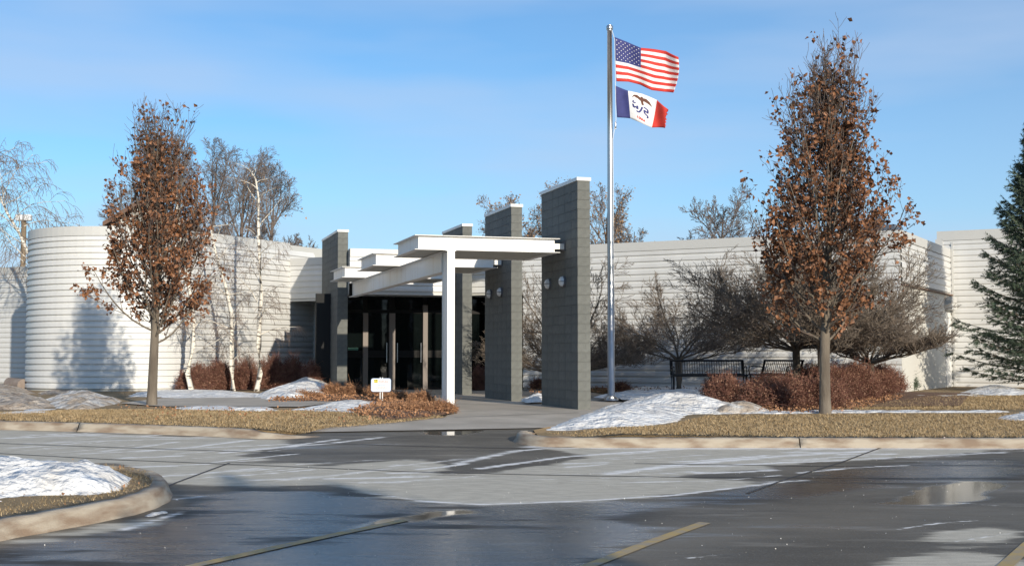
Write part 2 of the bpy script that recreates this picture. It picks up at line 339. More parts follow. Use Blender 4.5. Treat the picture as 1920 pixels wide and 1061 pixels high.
# the asphalt and concrete: dryness, salt and puddles come from attributes baked in on the mesh
def road_mat():
    m = bpy.data.materials.new('wet_pavement'); m.use_nodes = True; n = m.node_tree; b = n.nodes['Principled BSDF']; K = n.links.new
    t = n.nodes.new('ShaderNodeTexCoord')
    def noise(scale, detail, st=None, rough=.55):
        z = n.nodes.new('ShaderNodeTexNoise'); z.inputs['Scale'].default_value = scale; z.inputs['Detail'].default_value = detail; z.inputs['Roughness'].default_value = rough
        if st:
            q = n.nodes.new('ShaderNodeMapping'); q.inputs['Scale'].default_value = st; K(t.outputs['Object'], q.inputs[0]); K(q.outputs[0], z.inputs['Vector'])
        else: K(t.outputs['Object'], z.inputs['Vector'])
        return z.outputs['Fac']
    def attr(a):
        q = n.nodes.new('ShaderNodeAttribute'); q.attribute_name = a; return q.outputs['Fac']
    def math_(op, a, b_=None, c=None):
        q = n.nodes.new('ShaderNodeMath'); q.operation = op
        for i, v in enumerate((a, b_, c)):
            if v is None: continue
            if isinstance(v, (int, float)): q.inputs[i].default_value = v
            else: K(v, q.inputs[i])
        return q.outputs[0]
    def sm(v, lo, hi):
        q = n.nodes.new('ShaderNodeMapRange'); q.interpolation_type = 'SMOOTHSTEP'; K(v, q.inputs[0])
        q.inputs[1].default_value = lo; q.inputs[2].default_value = hi; return q.outputs[0]
    def mixc(f, a, c):
        q = n.nodes.new('ShaderNodeMixRGB')
        if isinstance(f, (int, float)): q.inputs[0].default_value = f
        else: K(f, q.inputs[0])
        for i, v in ((1, a), (2, c)):
            if isinstance(v, tuple): q.inputs[i].default_value = (*v, 1)
            else: K(v, q.inputs[i])
        return q.outputs[0]
    nb = noise(2.0, 7, (.38, 2.2, 1), .62); nf = noise(60, 3); nm = noise(9, 5, (.5, 1.3, 1)); nl = noise(.5, 3, (.7, 1.5, 1))
    film_shade = sm(math_('ADD', attr('film_shade'), math_('ADD', math_('MULTIPLY', math_('SUBTRACT', nb, .5), 2.0), math_('MULTIPLY', math_('SUBTRACT', nl, .5), 3.0))), .35, .85)
    dry = sm(math_('ADD', attr('dry'), math_('MULTIPLY', math_('SUBTRACT', nb, .5), 1.25)), .36, .62)
    nsl = noise(14, 6, (.25, 1.4, 1), .7)
    salt = sm(math_('ADD', attr('salt'), math_('MULTIPLY', math_('SUBTRACT', nsl, .5), 2.2)), .45, .95)
    wet = mixc(sm(nl, .35, .65), (.10, .086, .066), (.17, .147, .114))
    wet = mixc(sm(nb, .52, .72), wet, (.21, .185, .15))
    wet = mixc(sm(nf, .5, .8), wet, (.20, .18, .145))
    ncr = noise(1.1, 8, None, .7)
    fd = n.nodes.new('ShaderNodeMixRGB'); fd.blend_type = 'MULTIPLY'; K(sm(attr('film_shade'), .1, .9), fd.inputs[0]); K(wet, fd.inputs[1]); fd.inputs[2].default_value = (.5, .5, .5, 1); wet = fd.outputs[0]  # wet film darkens the colour, partly painting in the dark tree shadows
    ng = noise(150, 2)
    dr = mixc(sm(math_('ADD', math_('MULTIPLY', nm, .5), math_('MULTIPLY', ng, .5)), .36, .62), (.41, .37, .30), (.56, .51, .42))
    c = mixc(dry, wet, dr); c = mixc(salt, c, (.82, .79, .75))
    K(c, b.inputs['Base Color'])
    pud = sm(math_('ADD', attr('pud'), math_('MULTIPLY', math_('SUBTRACT', nb, .5), 1.3)), .35, .75)
    rw = math_('SUBTRACT', math_('ADD', .42, math_('MULTIPLY', nm, .22)), math_('MULTIPLY', film_shade, .30))
    K(math_('ADD', .10, math_('MULTIPLY', film_shade, .40)), b.inputs['Specular IOR Level'])
    r = math_('ADD', math_('MULTIPLY', rw, math_('SUBTRACT', 1, dry)), math_('MULTIPLY', dry, .75))
    r = math_('ADD', math_('MULTIPLY', r, math_('SUBTRACT', 1, salt)), math_('MULTIPLY', salt, .8))
    r = math_('ADD', math_('MULTIPLY', r, math_('SUBTRACT', 1, pud)), math_('MULTIPLY', pud, .07))
    K(r, b.inputs['Roughness'])
    bp = n.nodes.new('ShaderNodeBump'); bp.inputs['Distance'].default_value = .012
    K(math_('MULTIPLY', math_('SUBTRACT', 1, pud), .28), bp.inputs['Strength'])
    K(math_('ADD', math_('ADD', noise(34, 5), math_('MULTIPLY', nf, .35)), math_('ADD', math_('MULTIPLY', salt, .5), math_('MULTIPLY', nb, 2.5))), bp.inputs['Height']); K(bp.outputs[0], b.inputs['Normal'])
    return m
M['road'] = road_mat()

# ------------------------------------------------------------------ ground, road
ys = [-300, 9, 18, 24, 30, 900]; V = []; Q = []
for i, y in enumerate(ys):
    z = float(RH(y)) - .10
    V += [(-700, y, z), (700, y, z)]
    if i: Q.append((2 * i - 2, 2 * i - 1, 2 * i + 1, 2 * i))
tag(raw('ground', V, [np.array(Q)], M['soil']), kind='structure')

xs_ = np.arange(-13, 13.01, .05); ys_ = np.arange(8.6, 25.5, .05)
GX, GY = np.meshgrid(xs_, ys_); GZ = RH(GY)
PX, PY = pix(GX, GY, GZ)
def blur(A, k):
    A = A.astype(float)
    for ax in (0, 1):
        c = np.cumsum(np.pad(A, [(k + 1, k) if a == ax else (0, 0) for a in (0, 1)], mode='edge'), axis=ax)
        A = (np.take(c, range(2 * k + 1, c.shape[ax]), ax) - np.take(c, range(0, c.shape[ax] - 2 * k - 1), ax)) / (2 * k + 1)
    return A
dryp = [  # outlines of dried, salted pavement as they lie on the ground
    [(-300, 800), (0, 806), (560, 826), (480, 848), (380, 866), (300, 873), (230, 866), (0, 874), (-300, 876)],
    [(232, 868), (640, 876), (840, 884), (640, 905), (480, 913), (345, 908), (250, 893)],
    [(630, 908), (730, 898), (850, 890), (1240, 896), (1470, 902), (1260, 928), (1060, 941), (900, 946), (770, 939), (690, 926)],
    [(590, 876), (700, 866), (790, 860), (850, 880), (640, 884)],
    [(985, 836), (1930, 838), (1800, 850), (1620, 862), (1500, 868), (1400, 882), (1230, 892), (900, 889), (1010, 872), (1120, 856)],
    [(1500, 888), (1700, 872), (1600, 886)],
    [(1680, 1030), (1790, 992), (1930, 990), (1930, 1010)], [(1560, 1070), (1700, 1045), (1930, 1035), (1930, 1075)],
    [(160, 990), (340, 955), (380, 962), (250, 990), (0, 1030), (-40, 1022)],
    [(485, 868), (600, 866), (540, 877)], [(390, 866), (560, 850), (470, 868)]]
D = np.zeros(GX.shape)
for p in dryp: D = np.maximum(D, inpoly(PX, PY, p))
D = blur(D, 6) * (GY > 9)
S = np.zeros(GX.shape)
def streak(pts, wd, amp=1.0):
    g = [ground(*p) for p in pts]; d = np.full(GX.shape, 1e9)
    for a, b in zip(g[:-1], g[1:]):
        dx, dy = b[0] - a[0], b[1] - a[1]; t = np.clip(((GX - a[0]) * dx + (GY - a[1]) * dy) / (dx * dx + dy * dy + 1e-9), 0, 1)
        d = np.minimum(d, np.hypot(GX - a[0] - t * dx, GY - a[1] - t * dy))
    global S
    S = np.maximum(S, amp * np.clip(1 - d / wd, 0, 1))
for pts, wd, am in [
    ([(0, 822), (140, 815), (330, 820)], .25, .8), ([(40, 832), (200, 826), (420, 820)], .16, .8), ([(190, 846), (260, 838), (330, 828)], .18, .9),
    ([(250, 845), (400, 838), (540, 832)], .16, .8), ([(330, 850), (450, 842), (560, 836)], .14, .8), ([(60, 815), (230, 812)], .2, .8),
    ([(400, 866), (480, 858), (560, 850)], .09, 1), ([(560, 870), (700, 862), (800, 862)], .09, .7), ([(860, 868), (960, 846), (1060, 836)], .22, .9),
    ([(900, 878), (1060, 856), (1200, 846), (1300, 840)], .16, 1), ([(1000, 838), (1300, 840), (1600, 840), (1920, 840)], .42, .95),
    ([(1140, 888), (1300, 868), (1500, 852), (1640, 845)], .30, .9), ([(1240, 876), (1500, 866), (1660, 858), (1880, 848)], .16, .9),
    ([(1500, 886), (1600, 876), (1700, 872)], .12, .9), ([(780, 938), (900, 945), (1060, 940), (1260, 928), (1460, 904)], .10, 1),
    ([(640, 905), (860, 895), (1240, 902), (1460, 903)], .12, .6), ([(700, 925), (790, 938)], .1, .8), ([(1700, 948), (1800, 942), (1880, 948)], .08, .7),
    ([(1680, 992), (1760, 980), (1830, 975)], .05, .9), ([(1240, 1052), (1340, 1040), (1360, 1038)], .04, .8), ([(1790, 1015), (1920, 995)], .05, .8),
    ([(230, 993), (340, 960)], .14, .8), ([(330, 935), (380, 930)], .14, .8), ([(520, 1000), (680, 975)], .04, .5), ([(740, 870), (840, 876)], .1, .7)]:
    streak(pts, wd, am)
rg_ = random.Random(77)
for k in range(170):
    px0 = rg_.uniform(0, 1900); py0 = rg_.uniform(812, 905)
    if not any(inpoly(np.array([px0]), np.array([py0]), p)[0] for p in dryp[:6]): continue
    ln = rg_.uniform(60, 220); sl = rg_.uniform(-.12, -.02) if px0 < 1000 else rg_.uniform(-.08, .0)
    streak([(px0, py0), (px0 + ln * .5, py0 + sl * ln * .4), (px0 + ln, py0 + sl * ln)], rg_.uniform(.05, .2), rg_.uniform(.6, 1.0))
P_ = np.zeros(GX.shape)
for p in [[(600, 1000), (660, 985), (720, 970), (860, 953), (920, 956), (860, 966), (740, 982), (660, 995)],
          [(1620, 950), (1690, 932), (1725, 912), (1810, 902), (1885, 904), (1900, 914), (1835, 922), (1865, 936), (1760, 950), (1700, 946)],
          [(790, 815), (800, 792), (900, 790), (930, 802), (870, 816)]]:
    P_ = np.maximum(P_, inpoly(PX, PY, p))
P_ = blur(P_, 3)
Fm = np.zeros(GX.shape)  # outlines of the wet film, which also carry painted tree shade
for p in [[(-100, 1100), (-100, 1040), (180, 1000), (360, 950), (420, 920), (620, 915), (700, 935), (800, 948), (1080, 950), (1250, 940), (1200, 985), (1080, 1060), (1000, 1110)],
          [(1240, 940), (1420, 915), (1560, 880), (1700, 868), (1930, 856), (1930, 900), (1700, 905), (1560, 925), (1350, 950)]]:
    Fm = np.maximum(Fm, inpoly(PX, PY, p))
Fm = blur(Fm, 7)
ny, nx = GX.shape
I = np.arange(ny * nx).reshape(ny, nx)
Q = np.stack([I[:-1, :-1], I[:-1, 1:], I[1:, 1:], I[1:, :-1]], -1).reshape(-1, 4)
road = raw('road', np.column_stack([GX.ravel(), GY.ravel(), GZ.ravel() + .0]), [Q], M['road'], smooth=True)
for nm_, A in (('dry', D), ('salt', S), ('pud', P_), ('film_shade', Fm)):
    a = road.data.attributes.new(nm_, 'FLOAT', 'POINT'); a.data.foreach_set('value', A.ravel().astype(np.float32))
tag(road, kind='structure')
V = [(-60, -60, -.46), (60, -60, -.46), (60, 8.7, -.46), (-60, 8.7, -.46)]
tag(raw('parking_lot', V, [np.array([[0, 1, 2, 3]])], M['road']), kind='structure')
for sx in (-1, 1):
    V = []; yy = [8.6, 9, 18, 24]
    for y in yy: V += [(12.95 * sx, y, float(RH(y)) - .006), (60 * sx, y, float(RH(y)) - .006)]
    q = [[2 * i, 2 * i + 1, 2 * i + 3, 2 * i + 2] for i in range(3)]
    if sx < 0: q = [r[::-1] for r in q]
    tag(raw('road', V, [np.array(q)], M['road']), kind='structure')

def strip(name, pxs, wd, matn, off=.005, hf=lambda x, y: RH(y)):
    g = resample([ground(*p) for p in pxs], .4, False); V = []; Q = []
    for i, p in enumerate(g):
        a = g[max(0, i - 1)]; b = g[min(len(g) - 1, i + 1)]; dx, dy = b[0] - a[0], b[1] - a[1]; l = math.hypot(dx, dy)
        nx_, ny_ = -dy / l * wd / 2, dx / l * wd / 2
        for s in (-1, 1):
            x, y = p[0] + s * nx_, p[1] + s * ny_; V.append((x, y, float(hf(x, y)) + off))
        if i: Q.append((2 * i - 2, 2 * i, 2 * i + 1, 2 * i - 1))
    return tag(raw(name, V, [np.array(Q)[:, ::-1]], M[matn]), kind='structure')
for pxs in ([(-60, 829), (250, 840), (560, 850)], [(-60, 848), (0, 850), (220, 862), (430, 870), (760, 884), (1000, 890), (1240, 894), (1930, 898)],
            [(560, 829), (760, 836), (940, 840), (1160, 838)], [(1190, 869), (1350, 871), (1530, 874), (1640, 874)],
            [(430, 868), (330, 905), (200, 960)], [(1655, 838), (1580, 866), (1470, 900), (1400, 925)]):
    strip('expansion_joint', pxs, .035, 'joint')
for pxs in ([(300, 1090), (360, 1062), (520, 1026), (640, 1000), (760, 975)], [(1060, 1080), (1105, 1061), (1210, 1020), (1322, 980)], [(1850, 1090), (1885, 1061), (1930, 1020), (2000, 960)]):
    strip('parking_line', pxs, .11, 'paint', .006)

# ------------------------------------------------------------------ curbs
def curb(pxs, hf=lambda x, y: RH(y), h=.13, side=1, world=False, top=.16, sec=5.6, taper=(0, 0)):
    g = list(pxs) if world else [ground(*p) for p in pxs]
    g = resample(g, .12, False)
    # smooth the corners a little
    for _ in range(3): g = [g[0]] + [((g[i - 1][0] + 2 * g[i][0] + g[i + 1][0]) / 4, (g[i - 1][1] + 2 * g[i][1] + g[i + 1][1]) / 4) for i in range(1, len(g) - 1)] + [g[-1]]
    n = len(g); per = max(4, int(sec / .12)); prof = [(-.03, 0), (0.0, .35), (.025, .82), (.055, 1.0), (top, 1.0), (top, -.3)]
    for s0 in range(0, n - 1, per):
        s1 = min(n - 1, s0 + per); V = []; Q = []
        for i in range(s0, s1 + 1):
            a = g[max(0, i - 1)]; b = g[min(n - 1, i + 1)]; dx, dy = b[0] - a[0], b[1] - a[1]; l = math.hypot(dx, dy) + 1e-9
            sh = 0.008 if i == s0 else (-.008 if i == s1 else 0)
            ox, oy = -dy / l * side, dx / l * side
            wv = .006 * math.sin(i * 1.7) + .004 * math.sin(i * 4.1)
            for (o_, z_) in prof:
                x, y = g[i][0] + ox * (o_ + wv) + dx / l * sh, g[i][1] + oy * (o_ + wv) + dy / l * sh
                V.append((x, y, float(hf(x, y)) + z_ * h * min(1, (i * .12 + .02) / taper[0] if taper[0] else 1, ((n - 1 - i) * .12 + .02) / taper[1] if taper[1] else 1) + (wv * .4 if z_ == 1 else 0)))
        m = len(prof)
        for i in range(s1 - s0):
            for k in range(m - 1):
                q = (i * m + k, (i + 1) * m + k, (i + 1) * m + k + 1, i * m + k + 1); Q.append(q if side > 0 else q[::-1])
        me = raw('curb', V, [np.array(Q), np.array([[0, 1, 2, 3]]), np.array([[0, 1, 3, 4]])[:, :4] + (s1 - s0) * m], M['curb'], smooth=False)
        tag(me, kind='structure')
curb([(-420, 796), (0, 805), (120, 808), (250, 812), (400, 818), (500, 823), (560, 822), (600, 818)], h=.13, taper=(0, 1.2))
curb([(992, 812), (968, 822), (966, 830), (1010, 837), (1100, 839), (1500, 839), (1920, 840), (2400, 842)], h=.13, taper=(1.0, 0))
# near island
isl = [(-500, 1120), (-150, 1045), (0, 1012), (150, 985), (262, 962), (312, 942), (320, 926), (300, 908), (240, 897), (0, 888), (-500, 880)]
isg = [ground(*p) for p in isl]
curb(isg, h=.15, world=True, top=.17)

# ------------------------------------------------------------------ lawns and paving
P3 = lambda L_, hf=None, off=0: [ground(*p, **({'hf': hf} if hf else {}), off=off) for p in L_]
def inset(g, d):
    o = []
    for i in range(len(g)):
        a = g[max(0, i - 1)]; b = g[min(len(g) - 1, i + 1)]; dx, dy = b[0] - a[0], b[1] - a[1]; l = math.hypot(dx, dy); o.append((g[i][0] - dy / l * d, g[i][1] + dx / l * d))
    return o
lawnL = inset([ground(*p) for p in [(-420, 796), (0, 805), (120, 808), (250, 812), (400, 818), (500, 823)]], .15) + P3([(560, 813), (620, 802), (740, 793), (835, 783), (845, 774)]) + [(-2.6, 27.5), (-3.6, 31), (-5.6, 39.8), (-6.6, 43.6), (-14, 50), (-40, 50), (-40, 23)]
sheet('lawn', lawnL, lambda x, y: LL(x, y) , M['grass'], step=.6, skirt=.2)
lawnR = P3([(1000, 806), (1015, 824), (1100, 820), (1500, 820), (1920, 821), (2400, 822)], LR) + [(30, 18), (30, 50), (12, 41), (9.5, 33), (2.1, 37.4), (3.0, 31), (3.0, 28.4), (2.3, 26.4), (1.75, 24.6), (1.2, 22)]
sheet('lawn', lawnR, lambda x, y: LR(x, y), M['grass'], step=.6, skirt=.2)
ig = [(-7, 8.5)]
# island turf, slightly domed
cx = sum(p[0] for p in isg) / len(isg)
turf = inset(isg, .16)
sheet('lawn', turf, lambda x, y: RH(y) + .145, M['grass'], step=.25, mound=(.04, .8, .004), skirt=.1)
plaza = P3([(560, 812), (620, 801), (740, 792), (835, 781), (848, 772)]) + [(-2.2, 27.2), (-3.2, 31), (-5.3, 39.75), (-1.5, 41), (.5, 37.9), (2.4, 37.0), (3.2, 30.5), (3.2, 28.2), (2.6, 26.2), (2.1, 24.4), (1.5, 22.0)] + P3([(1040, 803)])
sheet('plaza', plaza, lambda x, y: RH(y) + .016, M['walk'], step=.6)
sheet('footpath', P3([(225, 757), (300, 748), (620, 744), (700, 748), (560, 764), (300, 763)], LL), lambda x, y: LL(x, y) + .02, M['walk'], step=.5)
sheet('mulch_bed', P3([(500, 752), (560, 742), (700, 738), (790, 748), (850, 775), (800, 783), (730, 788), (650, 770), (720, 757), (640, 754)], LL), lambda x, y: LL(x, y) + .03, M['mulch'], step=.3, mound=(.05, .5, .01))
sheet('mulch_bed', [(2.3, 36.9), (3.05, 31.2), (3.3, 29.6), (4.6, 28.5), (6.0, 25.0), (9.0, 25.5), (11.2, 31), (9.8, 32.2)], lambda x, y: LR(x, y) + .02, M['mulch'], step=.6)
sheet('mulch_bed', [(-10.8, 38.0), (-7.4, 37), (-5.9, 38.6), (-6.3, 41), (-7.3, 41.9), (-9.3, 38.6)], lambda x, y: LL(x, y) + .02, M['mulch'], step=.5)
strip('expansion_joint', [(852, 784), (1085, 775)], .03, 'joint', .022)

# ------------------------------------------------------------------ snow
SN = lambda pts, hf: [ground(*p, hf=hf) for p in pts]
def snow(pts, hf, h, wd, rough=.012, m='snow', step=.11, seed=3, jit=.035, world=False, wave=.09):
    g = pts if world else SN(pts, hf)
    return sheet('snow', g, lambda x, y: hf(x, y) - .012, M[m], step=step, kind='structure', mound=(h, wd, rough), jit=jit, seed=seed, wave=wave)
snow([(1012, 809), (1090, 806), (1180, 800), (1260, 795), (1300, 778), (1345, 775), (1440, 772), (1360, 752), (1330, 745), (1250, 744), (1170, 752), (1112, 770), (1048, 793)], LR, .26, 1.6, .014, seed=5)
snow([(1330, 776), (1370, 756), (1420, 753), (1445, 768), (1440, 774)], LR, .14, .45, .012, m='snowdirty', seed=8)
snow([(1330, 777), (1440, 776), (1560, 775), (1760, 774), (1900, 773), (1890, 770), (1700, 769), (1500, 770), (1330, 769)], LR, .03, .2, .006, seed=9, step=.1, jit=.05)
snow([(1860, 785), (1900, 789), (1990, 793), (2060, 780), (1990, 764), (1910, 771)], LR, .10, .7, .01, seed=10)
snow([(1600, 760), (1680, 752), (1730, 746), (1650, 742), (1800, 738), (1860, 742), (1780, 747), (1700, 756), (1640, 762)], LR, .03, .5, .006, seed=11, jit=.08, step=.16)
snow([(1790, 738), (1830, 726), (1900, 726), (1960, 738), (1880, 742)], LR, .09, .7, .01, seed=12, step=.16)
snow([(1150, 760), (1230, 736), (1290, 730), (1345, 738), (1400, 746), (1400, 752), (1350, 765), (1250, 768)], LR, .10, .8, .014, seed=33)
snow([(1120, 742), (1190, 728), (1330, 727), (1400, 738), (1330, 746), (1200, 748)], LR, .07, .5, .010, seed=13, step=.16, jit=.08)
snow([(985, 748), (1000, 741), (1030, 738), (1030, 750), (990, 752)], LR, .14, .5, .01, seed=14)
snow([(222, 748), (260, 744), (360, 748), (480, 745), (500, 738), (430, 733), (300, 731), (250, 735)], LL, .06, .8, .01, seed=15, step=.14)
snow([(480, 748), (530, 752), (600, 750), (650, 742), (640, 728), (600, 722), (560, 722), (500, 732)], LL, .36, 1.5, .014, seed=16, step=.14)
snow([(300, 765), (420, 763), (520, 768), (545, 770), (480, 772), (360, 769)], LL, .05, .25, .008, seed=17, jit=.05)
snow([(535, 769), (590, 773), (680, 774), (730, 768), (735, 758), (690, 752), (620, 756), (580, 763)], LL, .10, .8, .012, seed=18)
snow([(740, 764), (770, 758), (830, 762), (838, 770), (790, 768)], LL, .07, .3, .01, seed=19)
snow([(0, 772), (60, 768), (110, 764), (90, 775), (-40, 779)], LL, .03, .3, .008, seed=20, jit=.06)
snow([(-60, 768), (0, 768), (70, 768), (110, 762), (80, 745), (0, 738), (-80, 742)], LL, .15, .8, .03, m='sand', seed=21, step=.14)
snow([(90, 764), (160, 770), (215, 760), (235, 752), (190, 742), (120, 738), (85, 748)], LL, .17, .8, .035, m='snowdirty', seed=22, step=.13)
snow([(-60, 742), (10, 740), (60, 738), (60, 728), (0, 726), (-60, 728)], LL, .12, .6, .02, m='sand', seed=23, step=.16)
snow([(60, 742), (130, 738), (160, 732), (100, 728)], LL, .05, .4, .02, m='sand', seed=24, step=.16)
IH = lambda x, y: RH(y) + .15
snow([(-300, 985), (-60, 952), (0, 944), (60, 938), (110, 934), (180, 932), (232, 920), (256, 906), (250, 893), (200, 888), (60, 886), (-100, 890), (-300, 900)], IH, .22, .65, .022, seed=25, step=.055, jit=.015, wave=.03)
snow([(-60, 962), (0, 962), (30, 948), (10, 935), (-60, 940)], IH, .08, .3, .01, seed=26, step=.06, jit=.02)
snow([(262, 966), (300, 958), (322, 944), (322, 930), (330, 942), (318, 962), (280, 972)], lambda x, y: RH(y), .03, .1, .004, seed=27, step=.06, m='snow')
snow([(160, 990), (262, 968), (330, 966), (300, 974), (200, 992), (60, 1008), (40, 1006)], lambda x, y: RH(y), .012, .2, .003, seed=28, step=.06, m='snowdirty', jit=.02)
snow([(10, 1020), (35, 1014), (60, 1016), (50, 1022), (20, 1024)], lambda x, y: RH(y), .015, .1, .003, seed=29, step=.05)

# ------------------------------------------------------------------ building
E = (.485, .8745); EP = (.871, -.491)          # the two directions of the big blocks
D1 = (-.281, .9597); D2 = (.9597, .281)        # the two directions of the entrance
def siding(parent, path, z0, z1, n, m='siding', depth=.036, flip=False):
    """one folded metal board per course, wrapped round a plan path (outside on the right-hand side going along)"""
    c = (z1 - z0) / n; nrm = []
    for i in range(len(path)):
        ns = []
        for a, b in ((i - 1, i), (i, i + 1)):
            if a < 0 or b >= len(path): continue
            dx, dy = path[b][0] - path[a][0], path[b][1] - path[a][1]; l = math.hypot(dx, dy); ns.append((dy / l, -dx / l))
        x = sum(q[0] for q in ns) / len(ns); y = sum(q[1] for q in ns) / len(ns); q = x * x + y * y
        nrm.append((x / q, y / q))
    prof = [(.046, .003), (.050, depth * .75), (.066, depth), (c - .022, depth * .95), (c - .004, depth * .6), (c + .001, .003), (c + .045, .003)]
    V = []; Q = []
    for i, (x, y) in enumerate(path):
        for (z, o) in prof: V.append((x + nrm[i][0] * o, y + nrm[i][1] * o, z))
    k = len(prof)
    for i in range(len(path) - 1):
        for j in range(k - 1): Q.append((i * k + j, (i + 1) * k + j, (i + 1) * k + j + 1, i * k + j + 1))
    me = bpy.data.meshes.new('siding_board'); me.from_pydata(V, [], Q); me.update(); me.materials.append(M[m])
    for r in range(n):
        o = bpy.data.objects.new('siding_board', me); C.objects.link(o); o.parent = parent
        o.location = Vector((0, 0, z0 + r * c)) - ORG[parent.name]
bld = empty('library_building', (0, 40, 0), 'low white metal-clad building with a rounded left end and dark glass entrance', 'building')
# rounded block on the left
CC = (-12.05, 39.35); RR = 2.8
n1 = (.8745, -.485)                            # outward normal of the straight faces
P0 = (CC[0] + n1[0] * RR, CC[1] + n1[1] * RR)
Pend = (-7.46, 42.2)
a0 = math.atan2(n1[1], n1[0]); arc = [(CC[0] + RR * math.cos(a0 - math.pi * k / 40), CC[1] + RR * math.sin(a0 - math.pi * k / 40)) for k in range(41)]
back = (arc[-1][0] + E[0] * 6, arc[-1][1] + E[1] * 6)
Pfar = (Pend[0] + E[0] * 1.33, Pend[1] + E[1] * 1.33)
ring = [back] + arc[::-1] + [Pfar]
foot = [(x, y) for x, y in ring] + [(Pfar[0] + E[0] * 3, Pfar[1] + E[1] * 3)]
wl = MB().prism(foot, 0, 4.74).build('wall', M['wall'], bld)
siding(wl, ring[:-1] + [Pfar], .05, 4.52, 25, 'sidingcyl', .052)
def coping(path, z0, z1, out=.05, thick=.3, parent=bld, m='coping'):
    mb = MB(); V = []
    n = len(path); nr = []
    for i in range(n):
        a = path[max(0, i - 1)]; b = path[min(n - 1, i + 1)]; dx, dy = b[0] - a[0], b[1] - a[1]; l = math.hypot(dx, dy); nr.append((dy / l, -dx / l))
    Vs = []; Fs = []
    for i, (x, y) in enumerate(path):
        for o_, z in ((out, z0), (out, z1), (-thick, z1), (-thick, z0)): Vs.append((x + nr[i][0] * o_, y + nr[i][1] * o_, z))
    for i in range(n - 1):
        for k in range(4): Fs.append((4 * i + k, 4 * (i + 1) + k, 4 * (i + 1) + (k + 1) % 4, 4 * i + (k + 1) % 4))
    Fs += [(0, 1, 2, 3), (4 * n - 1, 4 * n - 2, 4 * n - 3, 4 * n - 4)]
    return mb.add(Vs, Fs).build('coping', M[m], parent)
coping(ring[:-1] + [Pend], 4.53, 4.80)
MB().box((Pend[0] + n1[0] * .045, Pend[1] + n1[1] * .045), E, (-n1[0], -n1[1]), .06, .05, 2.9, 4.53).build('corner_trim', M['coping'], bld)
# front wall of the main block, upper band then full height
def wpt(s): return (Pend[0] + EP[0] * s, Pend[1] + EP[1] * s)
NW = (-EP[1] * -1, 0)                           # unused
def front(s0, s1, z0, z1, n, top=None, ext=6.0, m='siding'):
    a = wpt(s0); b = wpt(s1)
    o = MB().prism([a, b, (b[0] + E[0] * ext, b[1] + E[1] * ext), (a[0] + E[0] * ext, a[1] + E[1] * ext)], z0, z1 - .02).build('wall', M['wall'], bld)
    siding(o, [a, b], z0 + .02, z1 - .25, n, m)
    coping([a, b], z1 - .25, z1)
    return o
front(0.01, 3.35, 2.87, 4.28, 6)
MB().box(wpt(.01), EP, (-E[0], -E[1]), 3.34, .04, 2.85, 2.90).build('drip_edge', M['coping'], bld)
front(6.85, 8.95, 2.89, 4.28, 6)
front(8.96, 20.0, .05, 4.28, 22)
# recess left of the entrance
MB().box(Pfar, EP, E, .10, .10, .03, 2.87).build('corner_trim', M['coping'], bld)
b0 = (Pfar[0] + EP[0] * .1, Pfar[1] + EP[1] * .1)
MB().box(b0, EP, E, 3.0, .05, .03, 2.87).build('glass_pane', M['glass'], bld)
for s in (.28, .75):
    MB().box((b0[0] + EP[0] * s - E[0] * .04, b0[1] + EP[1] * s - E[1] * .04), EP, E, .05, .04, .03, 2.87).build('mullion', M['bronze'], bld)
# entrance block
G0 = (-3.61, 39.0)
def gp(s, o=0): return (G0[0] + D2[0] * s - D1[0] * o, G0[1] + D2[1] * s - D1[1] * o)
ent = MB().prism([gp(-1.66, 1.62), gp(2.0, 1.62), gp(2.0, -1.5), gp(-1.66, -1.5)], 2.87, 4.16).build('wall', M['wall'], bld)
siding(ent, [gp(-1.66, 1.62), gp(2.0, 1.62)], 2.91, 3.95, 6)
coping([gp(-1.66, 1.62), gp(2.0, 1.62)], 3.95, 4.19)
MB().box(gp(-1.66, 1.67), D2, D1, 3.64, .3, 2.85, 2.905).build('drip_edge', M['coping'], bld)
gl = MB()
frame = MB()
xs2 = [-1.5, -.98, -.86, -.22, -.02, .88, 1.04, 2.6, 4.1]
for a, b in ((-1.5, -1.0), (-.84, -.19), (.0, .87), (1.02, 1.9), (1.94, 3.0)):
    for z0, z1 in ((.08, 1.0), (1.22, 2.36), (2.46, 2.94)):
        MB().box(gp(a, 0), D2, D1, b - a, .02, z0, z1).build('glass_pane', M['glass'], bld)
MB().box(gp(-1.55, .03), D2, D1, 5.6, .06, 2.36, 2.46).build('door_header', M['bronze'], bld)
for a, b in ((-1.5, -1.0), (-.84, -.19), (.0, .87), (1.02, 3.0)):
    MB().box(gp(a, .035), D2, D1, b - a, .05, 1.0, 1.22).build('door_rail', M['bronze'], bld)
    MB().box(gp(a, .03), D2, D1, b - a, .05, .02, .08).build('door_sill', M['bronze'], bld)
for a, b, t in ((-1.0, -.84, 2.36), (-.19, 0, 2.36), (.87, 1.02, 2.62)):
    MB().box(gp(a, .10), D2, D1, b - a, .12, .02, t).build('door_post', M['tan'], bld, bevel=.006)
MB().box(gp(1.90, .03), D2, D1, .04, .05, .08, 2.36).build('mullion', M['bronze'], bld)
MB().box(gp(-1.45, .012), D2, D1, .32, .01, 1.03 + .03, 1.3).build('window_notice', M['green'], bld)
tag(bpy.data.objects['window_notice'], 'pale green notice taped inside the glass')
for a in (-.27, .06, .80):
    MB().tube([(*gp(a, .14), .85), (*gp(a, .14), 1.45)], .014, 6).build('door_pull', M['steel'], bld)
for a in (.0, .87): pass
